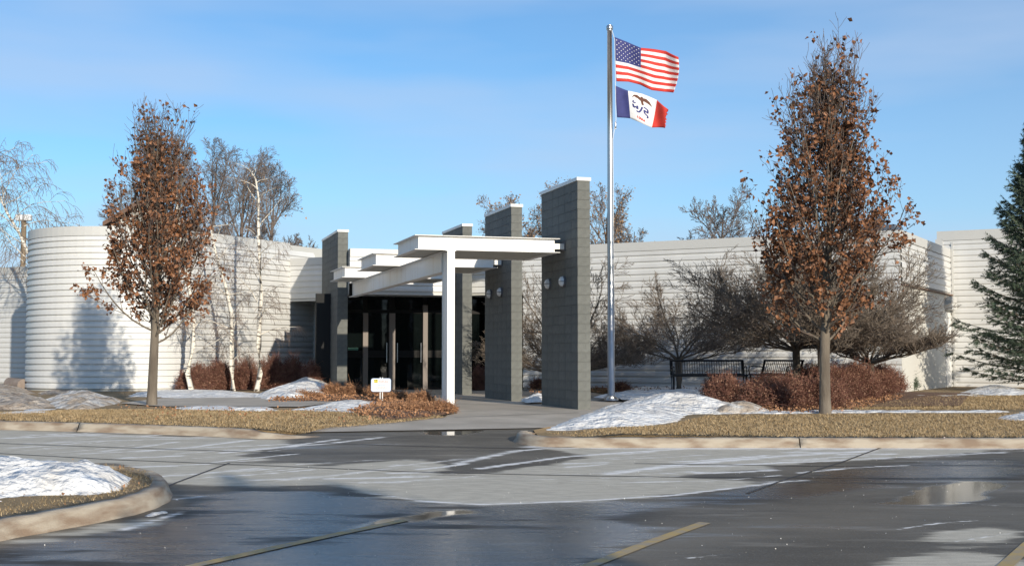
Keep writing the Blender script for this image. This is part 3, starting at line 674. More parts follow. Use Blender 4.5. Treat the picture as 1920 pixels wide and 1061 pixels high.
# dark glazing between the rear pillars
a = wpt(7.4); b = wpt(8.95)
MB().prism([(a[0] + E[0] * .6, a[1] + E[1] * .6), (b[0] + E[0] * .6, b[1] + E[1] * .6), (b[0] + E[0] * .7, b[1] + E[1] * .7), (a[0] + E[0] * .7, a[1] + E[1] * .7)], .03, 2.9).build('glass_pane', M['glass'], bld)
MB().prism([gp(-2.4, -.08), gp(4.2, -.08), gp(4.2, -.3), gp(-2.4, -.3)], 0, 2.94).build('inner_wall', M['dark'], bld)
MB().prism([wpt(0.3), wpt(19.5), (wpt(19.5)[0] + E[0] * 5.5, wpt(19.5)[1] + E[1] * 5.5), (wpt(.3)[0] + E[0] * 5.5, wpt(.3)[1] + E[1] * 5.5)], 4.0, 4.06).build('roof', M['roofing'], bld)
# projecting block at the right: upper siding, smooth wall below
Bc = wpt(20.0); Bi = (Bc[0] + E[0] * 6.9, Bc[1] + E[1] * 6.9)
nb_ = (.8745, -.485)
wb = MB().prism([Bc, Bi, (Bi[0] - 5, Bi[1] + 2.8), (Bc[0] - .02, Bc[1] + .02)], 0, 4.26).build('wall', M['wall'], bld)
siding(wb, [Bc, Bi], 2.90, 4.02, 6)
coping([Bc, Bi], 4.03, 4.28)
MB().prism([(Bc[0] + nb_[0] * .02, Bc[1] + nb_[1] * .02), (Bi[0] + nb_[0] * .02 - E[0] * 1.05, Bi[1] + nb_[1] * .02 - E[1] * 1.05), (Bi[0] - E[0] * 1.05 - .02, Bi[1] - E[1] * 1.05), (Bc[0] - .02, Bc[1])], .02, 2.86).build('panel_wall', M['stucco'], bld)
MB().box((Bc[0] + nb_[0] * .1, Bc[1] + nb_[1] * .1), E, (-nb_[0], -nb_[1]), 6.9, .1, 2.865, 2.895).build('drip_edge', M['trim'], bld)
q0 = (Bi[0] - E[0] * 1.0, Bi[1] - E[1] * 1.0)
dr = MB().box((q0[0] + nb_[0] * .03, q0[1] + nb_[1] * .03), E, (-nb_[0], -nb_[1]), .85, .04, .03, 2.35).build('door', M['cap'], bld)
MB().box((q0[0] + nb_[0] * .05 + E[0] * .06, q0[1] + nb_[1] * .05 + E[1] * .06), E, (-nb_[0], -nb_[1]), .05, .02, .95, 1.2).build('handle', M['steel'], dr)
MB().prism([(q0[0] + nb_[0] * .02, q0[1] + nb_[1] * .02), (q0[0] + nb_[0] * .22, q0[1] + nb_[1] * .22), (q0[0] + nb_[0] * .22 + E[0] * .85, q0[1] + nb_[1] * .22 + E[1] * .85), (q0[0] + nb_[0] * .02 + E[0] * .85, q0[1] + nb_[1] * .02 + E[1] * .85)], 2.42, 2.8).build('door_hood', M['coping'], bld)
# tall wing behind it
def rp_(s): return (Bi[0] + EP[0] * s, Bi[1] + EP[1] * s)
Rl, Rr = rp_(-.35), rp_(9)
wr = MB().prism([Rl, Rr, (Rr[0] + 4, Rr[1] + 7), (Rl[0] + 4, Rl[1] + 7)], 0, 4.78).build('wall', M['wall'], bld)
siding(wr, [Rl, Rr], .03, 4.55, 26)
coping([Rl, Rr], 4.55, 4.84)
MB().box((rp_(-.40)[0] - E[0] * .05, rp_(-.40)[1] - E[1] * .05), EP, E, .22, .2, 4.28, 4.6).build('corner_trim', M['coping'], bld)
MB().box((rp_(0.06)[0] - E[0] * .045, rp_(0.06)[1] - E[1] * .045), EP, E, .06, .05, .03, 4.5).build('corner_trim', M['coping'], bld)
# low wing beyond the rounded end
fl = (-18.3, 45.9)
Fa = (fl[0] - EP[0] * 5, fl[1] - EP[1] * 5); Fb = (fl[0] + EP[0] * 5.2, fl[1] + EP[1] * 5.2)
wf = MB().prism([Fa, Fb, (Fb[0] + 2, Fb[1] + 4), (Fa[0] + 2, Fa[1] + 4)], 0, 4.2).build('wall', M['wall'], bld)
siding(wf, [Fa, Fb], .03, 4.0, 22); coping([Fa, Fb], 4.0, 4.25)
# roof bits
MB().box(wpt(18.9), EP, E, 1.0, .9, 4.282, 4.44).build('roof_hatch', M['roofunit'], bld, bevel=.03)
gb = empty('gabled_house', at(250, 560, 62) * 1.0, 'pale gabled roof end rising behind the rounded white block', 'house')
gb.location.z = 0; ORG[gb.name] = Vector(gb.location)
pk = at(258, 384, 62); lf = at(192, 424, 62)
hw = pk.x - lf.x; gx0, gx1 = lf.x, pk.x + hw
def ext(name, prof, y0, y1, m):
    n = len(prof); V = [(x, y0, z) for x, z in prof] + [(x, y1, z) for x, z in prof]
    MB().add(V, [tuple(range(n)), tuple(range(n, 2 * n))[::-1]] + [(i, i + n, (i + 1) % n + n, (i + 1) % n) for i in range(n)]).build(name, M[m], gb)
ext('wall', [(gx0 + .3, 0), (gx1 - .3, 0), (gx1 - .3, lf.z), (pk.x, pk.z - .15), (gx0 + .3, lf.z)], 62.2, 72, 'brick')
ext('roof', [(gx0, lf.z), (pk.x, pk.z), (gx1, lf.z), (gx1, lf.z + .22), (pk.x, pk.z + .22), (gx0, lf.z + .22)], 62, 72.3, 'trim')
# pole with floodlights seen past the rounded end
fp = empty('floodlight_pole', (at(43, 500, 60).x, 60, 0), 'tan pole with small floodlights beyond the far left wing', 'pole')
MB().tube([(fp.location.x, 60, 0), (fp.location.x, 60, at(43, 412, 60).z)], .13, 8).build('pole', M['wood'], fp, smooth=True)
for px in (36, 52):
    p = at(px, 408, 59.8); q = MB().box((p.x - .16, 59.7), (1, 0), (0, 1), .32, .3, p.z - .15, p.z + .15).build('floodlight', M['lamp'], fp, bevel=.04)
# clay pipe lying by the wall
pa = at(18, 719, 38.8); pb = at(44, 722, 38.2)
ob = MB().tube([pa, pb], .19, 14).build('drain_pipe', M['pipe'], None, org=(pa + pb) / 2)
tag(ob, 'short brown clay pipe lying at the foot of the rounded white wall', 'pipe')

# ------------------------------------------------------------------ block pillars
def pillar(c, ln, h, thick, label, nlen, nh, ori=D1, grp='dark block pillars of the entrance'):
    e = empty('block_pillar', (c[0], c[1], 0), label, 'pillar', grp)
    core = MB().box((c[0] + D2[0] * .012 + D1[0] * .012, c[1] + D2[1] * .012 + D1[1] * .012), D2, D1, thick - .024, ln - .024, -.05, h).build('mortar_core', M['mortar'], e)
    ch = h / nh; cl = ln / nlen; g = .0025
    meshes = []
    for v in range(3):
        mb = MB(); j = (v - 1) * .0018
        mb.box((0 - D2[0] * j, 0 - D2[1] * j), D2, D1, thick + 2 * j, cl - 2 * g, g, ch - g)
        me = bpy.data.meshes.new('block'); me.from_pydata(mb.v, [], mb.f); me.update(); me.materials.append(M['block']); meshes.append(me)
    rg = random.Random(int(c[1] * 10))
    for r in range(nh):
        for k in range(nlen):
            o = bpy.data.objects.new('block', rg.choice(meshes)); C.objects.link(o); o.parent = e
            o.location = (D1[0] * (k * cl + g), D1[1] * (k * cl + g), r * ch)
    mb = MB().box((c[0] - D2[0] * .02 - D1[0] * .02, c[1] - D2[1] * .02 - D1[1] * .02), D2, D1, thick + .04, ln + .04, h + .001, h + .07)
    mb.build('cap', M['cap'], e, bevel=.004)
    return e
T0 = (1.30, 25.0)
TS = [(T0[0] + D1[0] * 4.68 * k, T0[1] + D1[1] * 4.68 * k) for k in range(3)]
pillar(TS[0], 2.36, 4.54, .262, 'tallest looking dark block pillar, nearest the flagpole', 6, 24)
pillar(TS[1], 2.36, 4.54, .262, 'middle dark block pillar of the right-hand row', 6, 24)
pillar(TS[2], 2.36, 4.54, .262, 'rearmost dark block pillar, half hidden behind the white post', 6, 24)
L3 = (-5.13, 37.2)
pillar(L3, 3.4, 4.70, .30, 'dark block pillar standing alone left of the glass doors', 9, 25)

# wall lamps on the left faces of the row
def lamp(T, s, z, label):
    c = Vector((T[0] + D1[0] * s, T[1] + D1[1] * s, z)); nrm = Vector((-D2[0], -D2[1], 0)); t = Vector((D1[0], D1[1], 0)); up = Vector((0, 0, 1))
    e = empty('wall_lamp', c, label, 'lamp', 'round wall lamps on the block pillars')
    def disc(r, o0, o1, m, nm):
        V = []; n = 20
        for o_ in (o0, o1):
            for k in range(n): V.append(c + nrm * o_ + (t * math.cos(6.2832 * k / n) + up * math.sin(6.2832 * k / n)) * r)
        MB().add(V, [tuple(range(n)), tuple(range(n, 2 * n))[::-1]] + [(k, k + n, (k + 1) % n + n, (k + 1) % n) for k in range(n)]).build(nm, m, e)
    disc(.115, .0, .045, M['lampback'], 'backplate')
    V = []; Fc = []; n = 20; R = 6
    for i in range(R):
        a = math.pi / 2 * i / R
        for k in range(n): V.append(c + nrm * (.045 + .075 * math.sin(a)) + (t * math.cos(6.2832 * k / n) + up * math.sin(6.2832 * k / n)) * .105 * math.cos(a))
    V.append(c + nrm * .12)
    for i in range(R - 1):
        for k in range(n): Fc.append((i * n + k, (i + 1) * n + k, (i + 1) * n + (k + 1) % n, i * n + (k + 1) % n))
    for k in range(n): Fc.append(((R - 1) * n + k, R * n, (R - 1) * n + (k + 1) % n))
    MB().add(V, Fc).build('dome', M['lamp'], e, smooth=True)
    V = []; n = 9
    for i in range(n):
        a = -math.pi / 2 + math.pi * i / (n - 1)
        for dz in (-.007, .007): V.append(c + nrm * (.045 + .083 * math.cos(a)) + t * .112 * math.sin(a) + up * dz)
        for dz in (.007, -.007): V.append(c + nrm * (.045 + .075 * math.cos(a)) * .8 + t * .1 * math.sin(a) + up * dz)
    Fc = []
    for i in range(n - 1):
        for k in range(4): Fc.append((4 * i + k, 4 * i + (k + 1) % 4, 4 * i + 4 + (k + 1) % 4, 4 * i + 4 + k))
    MB().add(V, Fc).build('band', M['lampback'], e)
wn = ['nearest pillar', 'middle pillar', 'rearmost pillar']
for i, T in enumerate(TS):
    lamp(T, .83, 2.58, 'round dome lamp on the %s, the one closer to the parking lot' % wn[i])
    lamp(T, 1.78, 2.58, 'round dome lamp on the %s, the one closer to the doors' % wn[i])

# ------------------------------------------------------------------ canopy
pc = (-1.272, 24.88)
cf = empty('entrance_canopy', (pc[0], pc[1], 0), 'stepped white steel canopy on a tall white post before the glass doors', 'canopy')
for i, T in enumerate(TS):
    o0 = (T[0] + D1[0] * .64 - D2[0] * 3.15, T[1] + D1[1] * .64 - D2[1] * 3.15)
    LX, LY, zb, zt = 3.0, 2.24, 3.15, 3.44
    fw = .09
    def pt(a, b): return (o0[0] + D2[0] * a + D1[0] * b, o0[1] + D2[1] * a + D1[1] * b)
    e = MB().box(pt(fw + .041, fw + .041), D2, D1, LX - 2 * fw - .082, LY - 2 * fw - .082, zt - .04, zt - .016).build('canopy_panel', M['white'], cf)
    # four channels: web and two flanges each
    MB().box(pt(fw, fw), D2, D1, LX - 2 * fw, .016, zb + .012, zt - .012).box(pt(0, 0), D2, D1, LX, fw + .04, zt - .012, zt).box(pt(0, 0), D2, D1, LX, fw + .04, zb, zb + .012).build('front_channel', M['white'], e)
    MB().box(pt(fw, LY - fw - .016), D2, D1, LX - 2 * fw, .016, zb + .012, zt - .012).box(pt(0, LY - fw - .04), D2, D1, LX, fw + .04, zt - .012, zt).box(pt(0, LY - fw - .04), D2, D1, LX, fw + .04, zb, zb + .012).build('rear_channel', M['white'], e)
    for nm, x0 in (('left_channel', 0), ('right_channel', 1)):
        xw = fw if x0 == 0 else LX - fw - .016
        xf = 0 if x0 == 0 else LX - fw - .04
        MB().box(pt(xw, fw + .017), D2, D1, .016, LY - 2 * fw - .034, zb + .012, zt - .012).box(pt(xf, fw + .041), D2, D1, fw + .04, LY - 2 * fw - .082, zt - .012, zt).box(pt(xf, fw + .041), D2, D1, fw + .04, LY - 2 * fw - .082, zb, zb + .012).build('side_channel', M['white'], e)
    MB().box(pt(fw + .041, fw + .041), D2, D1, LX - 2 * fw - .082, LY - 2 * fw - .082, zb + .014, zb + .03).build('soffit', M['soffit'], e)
    for b in (.12, LY - .3):
        MB().box(pt(LX - fw - .0, b + .02), D2, D1, .15 + fw, .11, 3.235, 3.345).build('bracket_tube', M['white'], e)
        MB().box(pt(LX + .127, b - .02), D2, D1, .02, .19, 3.20, 3.38).build('bracket_plate', M['lampback'], e)
# post and the long beam it carries
MB().box((pc[0], pc[1]), D2, D1, .15, .016, -.02, 3.148).box((pc[0], pc[1]), D2, D1, .15, .45, -.02, -.019).box((pc[0] + D1[0] * .434, pc[1] + D1[1] * .434), D2, D1, .15, .016, -.02, 2.75).box((pc[0] + D2[0] * .012 + D1[0] * .016, pc[1] + D2[1] * .012 + D1[1] * .016), D2, D1, .012, .418, -.02, 3.12).box((pc[0] + D2[0] * .126 + D1[0] * .016, pc[1] + D2[1] * .126 + D1[1] * .016), D2, D1, .012, .418, -.02, 3.12).build('post', M['white'], cf)
BL = 12.15
def bp_(a, b): return (pc[0] + D2[0] * a + D1[0] * b, pc[1] + D2[1] * a + D1[1] * b)
MB().box(bp_(.07, .018), D2, D1, .012, BL, 2.755, 3.135).box(bp_(-.03, .018), D2, D1, .21, BL, 3.135, 3.149).box(bp_(-.03, .45), D2, D1, .21, BL - .43, 2.741, 2.755).build('beam', M['white'], cf)
MB().box(bp_(-.02, .452), D2, D1, .085, .01, 2.756, 3.134).build('stiffener', M['white'], cf)
MB().box(bp_(-.02, BL), D2, D1, .18, .02, 2.756, 3.134).build('end_plate', M['bronze'], cf)
MB().box(bp_(-.06, -.05), D2, D1, .27, .58, -.05, .012).build('base_plate', M['white'], cf)

# ------------------------------------------------------------------ flagpole, flags
FY = 29.0
fx = at(1146, 740, FY).x; zt_ = at(1145, 58, FY).z
fe = empty('flagpole', (fx, FY, 0), 'tall brushed steel flagpole right of the nearest pillar', 'flagpole')
MB().tube([(fx, FY, .0), (fx, FY, 3), (fx, FY, 6), (fx, FY, zt_)], [.083, .078, .066, .055], 20).build('pole', M['steel'], fe, smooth=True)
MB().tube([(fx, FY, zt_), (fx, FY, zt_ + .02), (fx, FY, zt_ + .1), (fx, FY, zt_ + .13)], [.06, .078, .078, .05], 16).build('truck_cap', M['steel'], fe, smooth=True)
MB().tube([(fx, FY, .05), (fx, FY, .09), (fx, FY, .15)], [.17, .17, .09], 20).build('base_collar', M['steel'], fe, smooth=True)
hx = at(1152.5, 70, FY).x
MB().tube([(fx + .05, FY - .03, zt_), (hx, FY - .02, at(0, 75, FY).z), (hx + .02, FY - .02, at(0, 225, FY).z), (fx + .06, FY - .03, at(0, 262, FY).z), (fx + .075, FY - .08, 1.4)], .006, 5).build('halyard', M['fwhite'], fe)
p = at(1154, 236, FY); MB().tube([(p.x, FY - .03, p.z - .09), (p.x, FY - .03, p.z - .07), (p.x, FY - .03, p.z + .07), (p.x, FY - .03, p.z + .09)], [.01, .02, .02, .01], 8).build('halyard_weight', M['steel'], fe, smooth=True)
def ip(u, pts):
    us = [p[0] for p in pts]
    return np.interp(u, us, [p[1] for p in pts]), np.interp(u, us, [p[2] for p in pts])
def flagfn(top, bot, amp, ph, bulge=0):
    def f(u, v, off=0.0):
        tx, ty = ip(u, top); bx_, by = ip(u, bot)
        x = tx + (bx_ - tx) * v + bulge * math.sin(math.pi * v) * u ** 3; y = ty + (by - ty) * v + 1.2 * math.sin(9 * u + 3 * v) * u
        yy = FY + amp * u * math.sin(11 * u - 2.2 * v + ph) + amp * .5 * math.sin(6 * u + 3.5 * v) * u
        q = at(float(x), float(y), yy); return Vector((q.x, q.y + off, q.z))
    return f
def gridflag(name, f, nu, nv, idx, mats, label, edge=None):
    V = []; Fc = []; mi = []
    for j in range(nv + 1):
        for i in range(nu + 1):
            u = i / nu
            if edge and i == nu: u += edge[j % len(edge)]
            V.append(f(u, j / nv))
    for j in range(nv):
        for i in range(nu):
            a = j * (nu + 1) + i; Fc.append((a, a + 1, a + nu + 2, a + nu + 1)); mi.append(idx((i + .5) / nu, (j + .5) / nv))
    o = MB().add(V, Fc).build(name, None, None, smooth=True, org=V[0])
    for m in mats: o.data.materials.append(M[m])
    o.data.polygons.foreach_set('material_index', mi)
    md = o.modifiers.new('thick', 'SOLIDIFY'); md.thickness = .004
    return tag(o, label, 'flag')
ust = [(0, 1152, 70), (.2, 1176, 79), (.4, 1201.7, 90.5), (.75, 1249, 96), (.9, 1264, 103), (1, 1272, 107)]
usb = [(0, 1155.7, 153), (.2, 1178, 154), (.4, 1200.8, 159.5), (.62, 1222, 169), (.85, 1245, 173.5), (1, 1263, 175)]
fu = flagfn(ust, usb, .14, .5, 5)
usf = gridflag('national_flag', fu, 60, 26, lambda u, v: 2 if (u < .4 and v < 7 / 13) else (0 if int(v * 13) % 2 == 0 else 1), ['red', 'fwhite', 'blue'], 'striped national flag with white stars on navy, upper one on the pole', edge=[0, .004, -.004, .006])
mb = MB()
for r in range(9):
    for c in range(6 if r % 2 == 0 else 5):
        cu = (.4 / 12) * (1 + 2 * c + (r % 2)); cv = (7 / 13) / 10 * (r + 1)
        V = []
        for k in range(10):
            rr = (.017 if k % 2 == 0 else .0075); a = math.pi / 2 + k * math.pi / 5
            V.append(fu(cu + rr * math.cos(a) * .62, cv - rr * math.sin(a) * 1.0 * .95, -.007))
        V.append(fu(cu, cv, -.007)); mb.add(V, [(10, k, (k + 1) % 10) for k in range(10)])
so = mb.build('stars', M['fwhite'], usf)
iot = [(0, 1153, 161), (.333, 1177.5, 170.5), (.5, 1204, 177), (.70, 1232, 188), (1, 1253, 205)]
iob = [(0, 1157, 220.5), (.333, 1182, 222.5), (.5, 1199, 229), (.70, 1222, 239.5), (1, 1247, 241)]
fi = flagfn(iot, iob, .10, 1.3, 1)
iof = gridflag('state_flag', fi, 30, 14, lambda u, v: 0 if u < .333 else (1 if u < .70 else 2), ['blue', 'fwhite', 'red'], 'blue, white and red state flag with an eagle, lower one on the pole', edge=[0, .03, -.01, -.05, .02, -.03, -.06, -.04, .01, -.03, .0, -.02, .05, .06, .02])
def decal(parent, f, polys, m, name, off=-.006):
    mb = MB()
    for P in polys:
        V = [f(u, v, off) for u, v in P]; c = f(sum(p[0] for p in P) / len(P), sum(p[1] for p in P) / len(P), off)
        n = len(V); mb.add(V + [c], [(n, k, (k + 1) % n) for k in range(n)])
    return mb.build(name, M[m], parent)
decal(iof, fi, [[(.375, .20), (.40, .10), (.44, .08), (.49, .16), (.49, .27), (.44, .19)], [(.50, .15), (.56, .12), (.61, .18), (.655, .31), (.59, .26), (.53, .24)], [(.485, .12), (.505, .10), (.53, .17), (.525, .30), (.51, .40), (.49, .28)], [(.50, .28), (.525, .28), (.54, .36), (.515, .39)]], 'eagle', 'eagle')
def rib(pts, wd):
    out = []
    for a, b in zip(pts[:-1], pts[1:]):
        dx, dy = b[0] - a[0], b[1] - a[1]; l = math.hypot(dx * 1.6, dy) + 1e-6; nx_, ny_ = -dy / l * wd * .62, dx * 1.6 / l * wd
        out.append([(a[0] - nx_, a[1] - ny_), (b[0] - nx_, b[1] - ny_), (b[0] + nx_, b[1] + ny_), (a[0] + nx_, a[1] + ny_)])
    return out
decal(iof, fi, rib([(.40, .31), (.385, .36), (.40, .40), (.425, .36)], .018) + rib([(.385, .44), (.40, .56), (.43, .50), (.455, .58), (.45, .46)], .022) + rib([(.44, .64), (.47, .68), (.50, .60), (.52, .45)], .022) + rib([(.54, .43), (.60, .47), (.605, .58), (.55, .52), (.56, .62), (.615, .68), (.61, .75)], .022), 'blue', 'ribbon')
LET = {'I': [[(.5, 0), (.5, 1)]], 'O': [[(.1, .1), (.9, .1), (.9, .9), (.1, .9), (.1, .1)]], 'W': [[(0, 0), (.25, 1), (.5, .3), (.75, 1), (1, 0)]], 'A': [[(0, 1), (.5, 0), (1, 1)], [(.22, .6), (.78, .6)]]}
pl = []
for k, ch in enumerate('IOWA'):
    for st in LET[ch]: pl += rib([(.447 + k * .036 + p[0] * .026, .80 + p[1] * .075 + .012 * k) for p in st], .011)
decal(iof, fi, pl, 'red', 'lettering')

# ------------------------------------------------------------------ small sign
SY = 27.5
s0 = at(696, 709, SY); s1 = at(733, 734, SY)
se = empty('notice_sign', ((s0.x + s1.x) / 2, SY, float(LL(0, SY))), 'small white notice sign with pale blue rim on a double stake', 'sign')
def rrect(x0, x1, z0, z1, r, y0, y1):
    pts = []
    for cx_, cz_, a in ((x1 - r, z1 - r, 0), (x0 + r, z1 - r, 90), (x0 + r, z0 + r, 180), (x1 - r, z0 + r, 270)):
        for k in range(5): t = math.radians(a + 22.5 * k); pts.append((cx_ + r * math.cos(t), cz_ + r * math.sin(t)))
    n = len(pts); return MB().add([(x, y0, z) for x, z in pts] + [(x, y1, z) for x, z in pts], [tuple(range(n)), tuple(range(n, 2 * n))[::-1]] + [(i, i + n, (i + 1) % n + n, (i + 1) % n) for i in range(n)])
rrect(s0.x, s1.x, s1.z, s0.z, .045, SY - .015, SY + .015).build('rim', M['signrim'], se)
rrect(s0.x + .012, s1.x - .012, s1.z + .012, s0.z - .012, .038, SY - .019, SY - .0155).build('face', M['signface'], se)
W_ = s1.x - s0.x; H_ = s0.z - s1.z
def dec(x0, x1, y0, y1, m, nm='print'):
    MB().box((s0.x + W_ * x0, SY - .022), (1, 0), (0, 1), W_ * (x1 - x0), .002, s0.z - H_ * y1, s0.z - H_ * y0).build(nm, M[m], se)
dec(.15, .34, .08, .34, 'yellow', 'logo'); dec(.26, .30, .10, .20, 'slate', 'logo_mark'); dec(.17, .21, .09, .18, 'green', 'logo_mark'); dec(.17, .32, .29, .32, 'bronze', 'logo_mark')
mb = MB(); rg = random.Random(4)
for k in range(13):
    x = .38 + k * .038; mb.box((s0.x + W_ * x, SY - .022), (1, 0), (0, 1), W_ * .02, .002, s0.z - H_ * (.29 + rg.uniform(0, .03)), s0.z - H_ * (.15 + rg.uniform(0, .08)))
mb.build('title_print', M['pink'], se)
for y, x0, x1, mm in ((.50, .32, .70, 'slate'), (.63, .30, .72, 'pink'), (.72, .16, .82, 'pink'), (.83, .28, .72, 'slate')):
    mb = MB(); x = x0
    while x < x1:
        wd = rg.uniform(.03, .09); mb.box((s0.x + W_ * x, SY - .022), (1, 0), (0, 1), W_ * wd, .002, s0.z - H_ * (y + .018), s0.z - H_ * (y - .018)); x += wd + .015
    mb.build('text_line', M[mm], se)
for dx in (-.03, .02):
    MB().box(((s0.x + s1.x) / 2 + dx, SY + .016), (1, 0), (0, 1), .018, .015, float(LL(0, SY)) - .05, s0.z + .02).build('stake', M['white'], se)

# ------------------------------------------------------------------ benches
def bench(c, ang, ln, label, z):
    e = empty('bench', (c[0], c[1], z), label, 'bench', 'black steel benches by the wall')
    ca, sa = math.cos(ang), math.sin(ang)
    def T(x, y, zz): return (c[0] + x * ca - y * sa, c[1] + x * sa + y * ca, z + zz)
    def tb(pts, r, nm, n=8): return MB().tube([T(*p) for p in pts], r, n).build(nm, M['black'], e, smooth=True)
    h = ln / 2
    tb([(-h, .02, .44), (h, .02, .44)], .022, 'seat_rail'); tb([(-h, .45, .42), (h, .45, .42)], .02, 'seat_rail')
    tb([(-h, .60, .80), (h, .60, .80)], .026, 'back_rail'); tb([(-h, .47, .46), (h, .47, .46)], .02, 'back_rail')
    mb = MB(); n = int(ln / .062)
    for k in range(n + 1):
        x = -h + ln * k / n; mb.tube([T(x, .48, .45), T(x, .60, .80)], .009, 5)
    tag(mb.build('back_slats', M['black'], e), kind='stuff')
    mb = MB()
    for k in range(n + 1):
        x = -h + ln * k / n; mb.tube([T(x, .02, .45), T(x, .25, .425), T(x, .46, .43)], .011, 5)
    tag(mb.build('seat_slats', M['black'], e), kind='stuff')
    for s in (-1, 1):
        x = s * (h - .03)
        tb([(x, .06, 0), (x, .06, .44)], .024, 'leg'); tb([(x, .46, 0), (x, .46, .44), (x, .60, .80)], .024, 'leg')
        tb([(x, .04, .44), (x, .0, .55), (x, .03, .64), (x, .12, .66), (x, .40, .64), (x, .53, .63)], .017, 'armrest')
    return e
b1 = at(1332, 700, 31.4)
bench((b1.x, 31.4), 0.0, 1.86, 'longer black slatted bench facing the parking lot, left of the hedge', .14)
b2 = at(1442, 700, 32.0)
bench((b2.x, 32.2), -.95, 1.35, 'black bench turned sideways, half hidden by the red hedge', .14)

# ------------------------------------------------------------------ trees
def nrm3(d):
    l = math.sqrt(d[0] * d[0] + d[1] * d[1] + d[2] * d[2]) + 1e-9; return (d[0] / l, d[1] / l, d[2] / l)
def grow(out, tips, p, d, L_, r, lv, S_, rg):
    n = S_['seg'][lv]; wob = S_['wob'][lv]; tr = S_['trop'][lv]; rmin = S_['rmin']; ends = S_.get('taper', .35)
    pts = []; g = rg.gauss
    for i in range(n):
        d = nrm3((d[0] + g(0, wob), d[1] + g(0, wob), d[2] + g(0, wob) + tr))
        q = (p[0] + d[0] * L_ / n, p[1] + d[1] * L_ / n, p[2] + d[2] * L_ / n)
        zm = S_.get('zmin', .25) * (1 + (.55 if S_.get('zmin') else 0) * (rg.random() - .35))
        if q[2] < zm: q = (q[0], q[1], max(q[2], p[2] - .01, min(zm, p[2] + .07))); d = nrm3((d[0], d[1], abs(d[2]) * .6 + .02))
        ra = max(rmin, r * (1 - (1 - ends) * i / n)); rb = max(rmin, r * (1 - (1 - ends) * (i + 1) / n))
        out.append((*p, *q, ra, rb, lv)); pts.append((p, q, d, rb)); p = q
    if lv >= S_['leaflv']: tips.append((pts[-1][1], d, lv)); tips.append((pts[len(pts) // 2][1], d, lv))
    if lv + 1 < len(S_['k']):
        k = S_['k'][lv + 1]
        for j in range(k):
            f = S_['s0'][lv + 1] + (1 - S_['s0'][lv + 1]) * (j + rg.random()) / k
            i = min(n - 1, int(f * n)); a, b, dd, rr = pts[i]; t = f * n - i
            o = (a[0] + (b[0] - a[0]) * t, a[1] + (b[1] - a[1]) * t, a[2] + (b[2] - a[2]) * t)
            an = math.radians(S_['ang'][lv + 1] * rg.uniform(.7, 1.3)); u = nrm3((g(0, 1), g(0, 1), g(0, 1)))
            cr = nrm3((dd[1] * u[2] - dd[2] * u[1], dd[2] * u[0] - dd[0] * u[2], dd[0] * u[1] - dd[1] * u[0]))
            nd = (dd[0] * math.cos(an) + cr[0] * math.sin(an), dd[1] * math.cos(an) + cr[1] * math.sin(an), dd[2] * math.cos(an) + cr[2] * math.sin(an))
            grow(out, tips, o, nd, S_['len'][lv + 1] * L_ * (1.15 - .6 * f) * rg.uniform(.7, 1.2), rr * S_['rr'][lv + 1], lv + 1, S_, rg)
def mesh_tree(name, base, label, cat, trunk, tr_m, segs, br_m, leafP=None, leaf_m=None, leaf_s=.08, group=None, seed=1, trunk_n=9, fold=.35, limbs=0):
    e = empty(name, base, label, cat, group)
    MB().tube([t[0] for t in trunk], [t[1] for t in trunk], trunk_n).build('trunk', M[tr_m], e, smooth=True)
    S_ = np.array(segs); big = S_[:, 8] == S_[:, 8].min(); idx = np.nonzero(big)[0]
    if limbs and len(idx) and len(idx) < len(S_):
        for run in np.split(idx, np.nonzero(np.diff(idx) != 1)[0] + 1):
            if len(run) > limbs: run_s = np.split(run, range(limbs, len(run), limbs))
            else: run_s = [run]
            for q in run_s:
                V, Q_ = tubes_np(S_[q][:, :8], 6); raw('limb', V, [Q_], M[tr_m], e, smooth=True)
        S_ = S_[~big]
    V, Q_ = tubes_np(S_[:, :8], 3); raw('twigs', V, [Q_], M[br_m], e)['kind'] = 'stuff'
    if leafP is not None and len(leafP):
        V, T = leaves_np(np.array(leafP), leaf_s, np.random.RandomState(seed), fold, up=-.5)
        raw('leaves', V, [T], M[leaf_m], e)['kind'] = 'stuff'
    return e
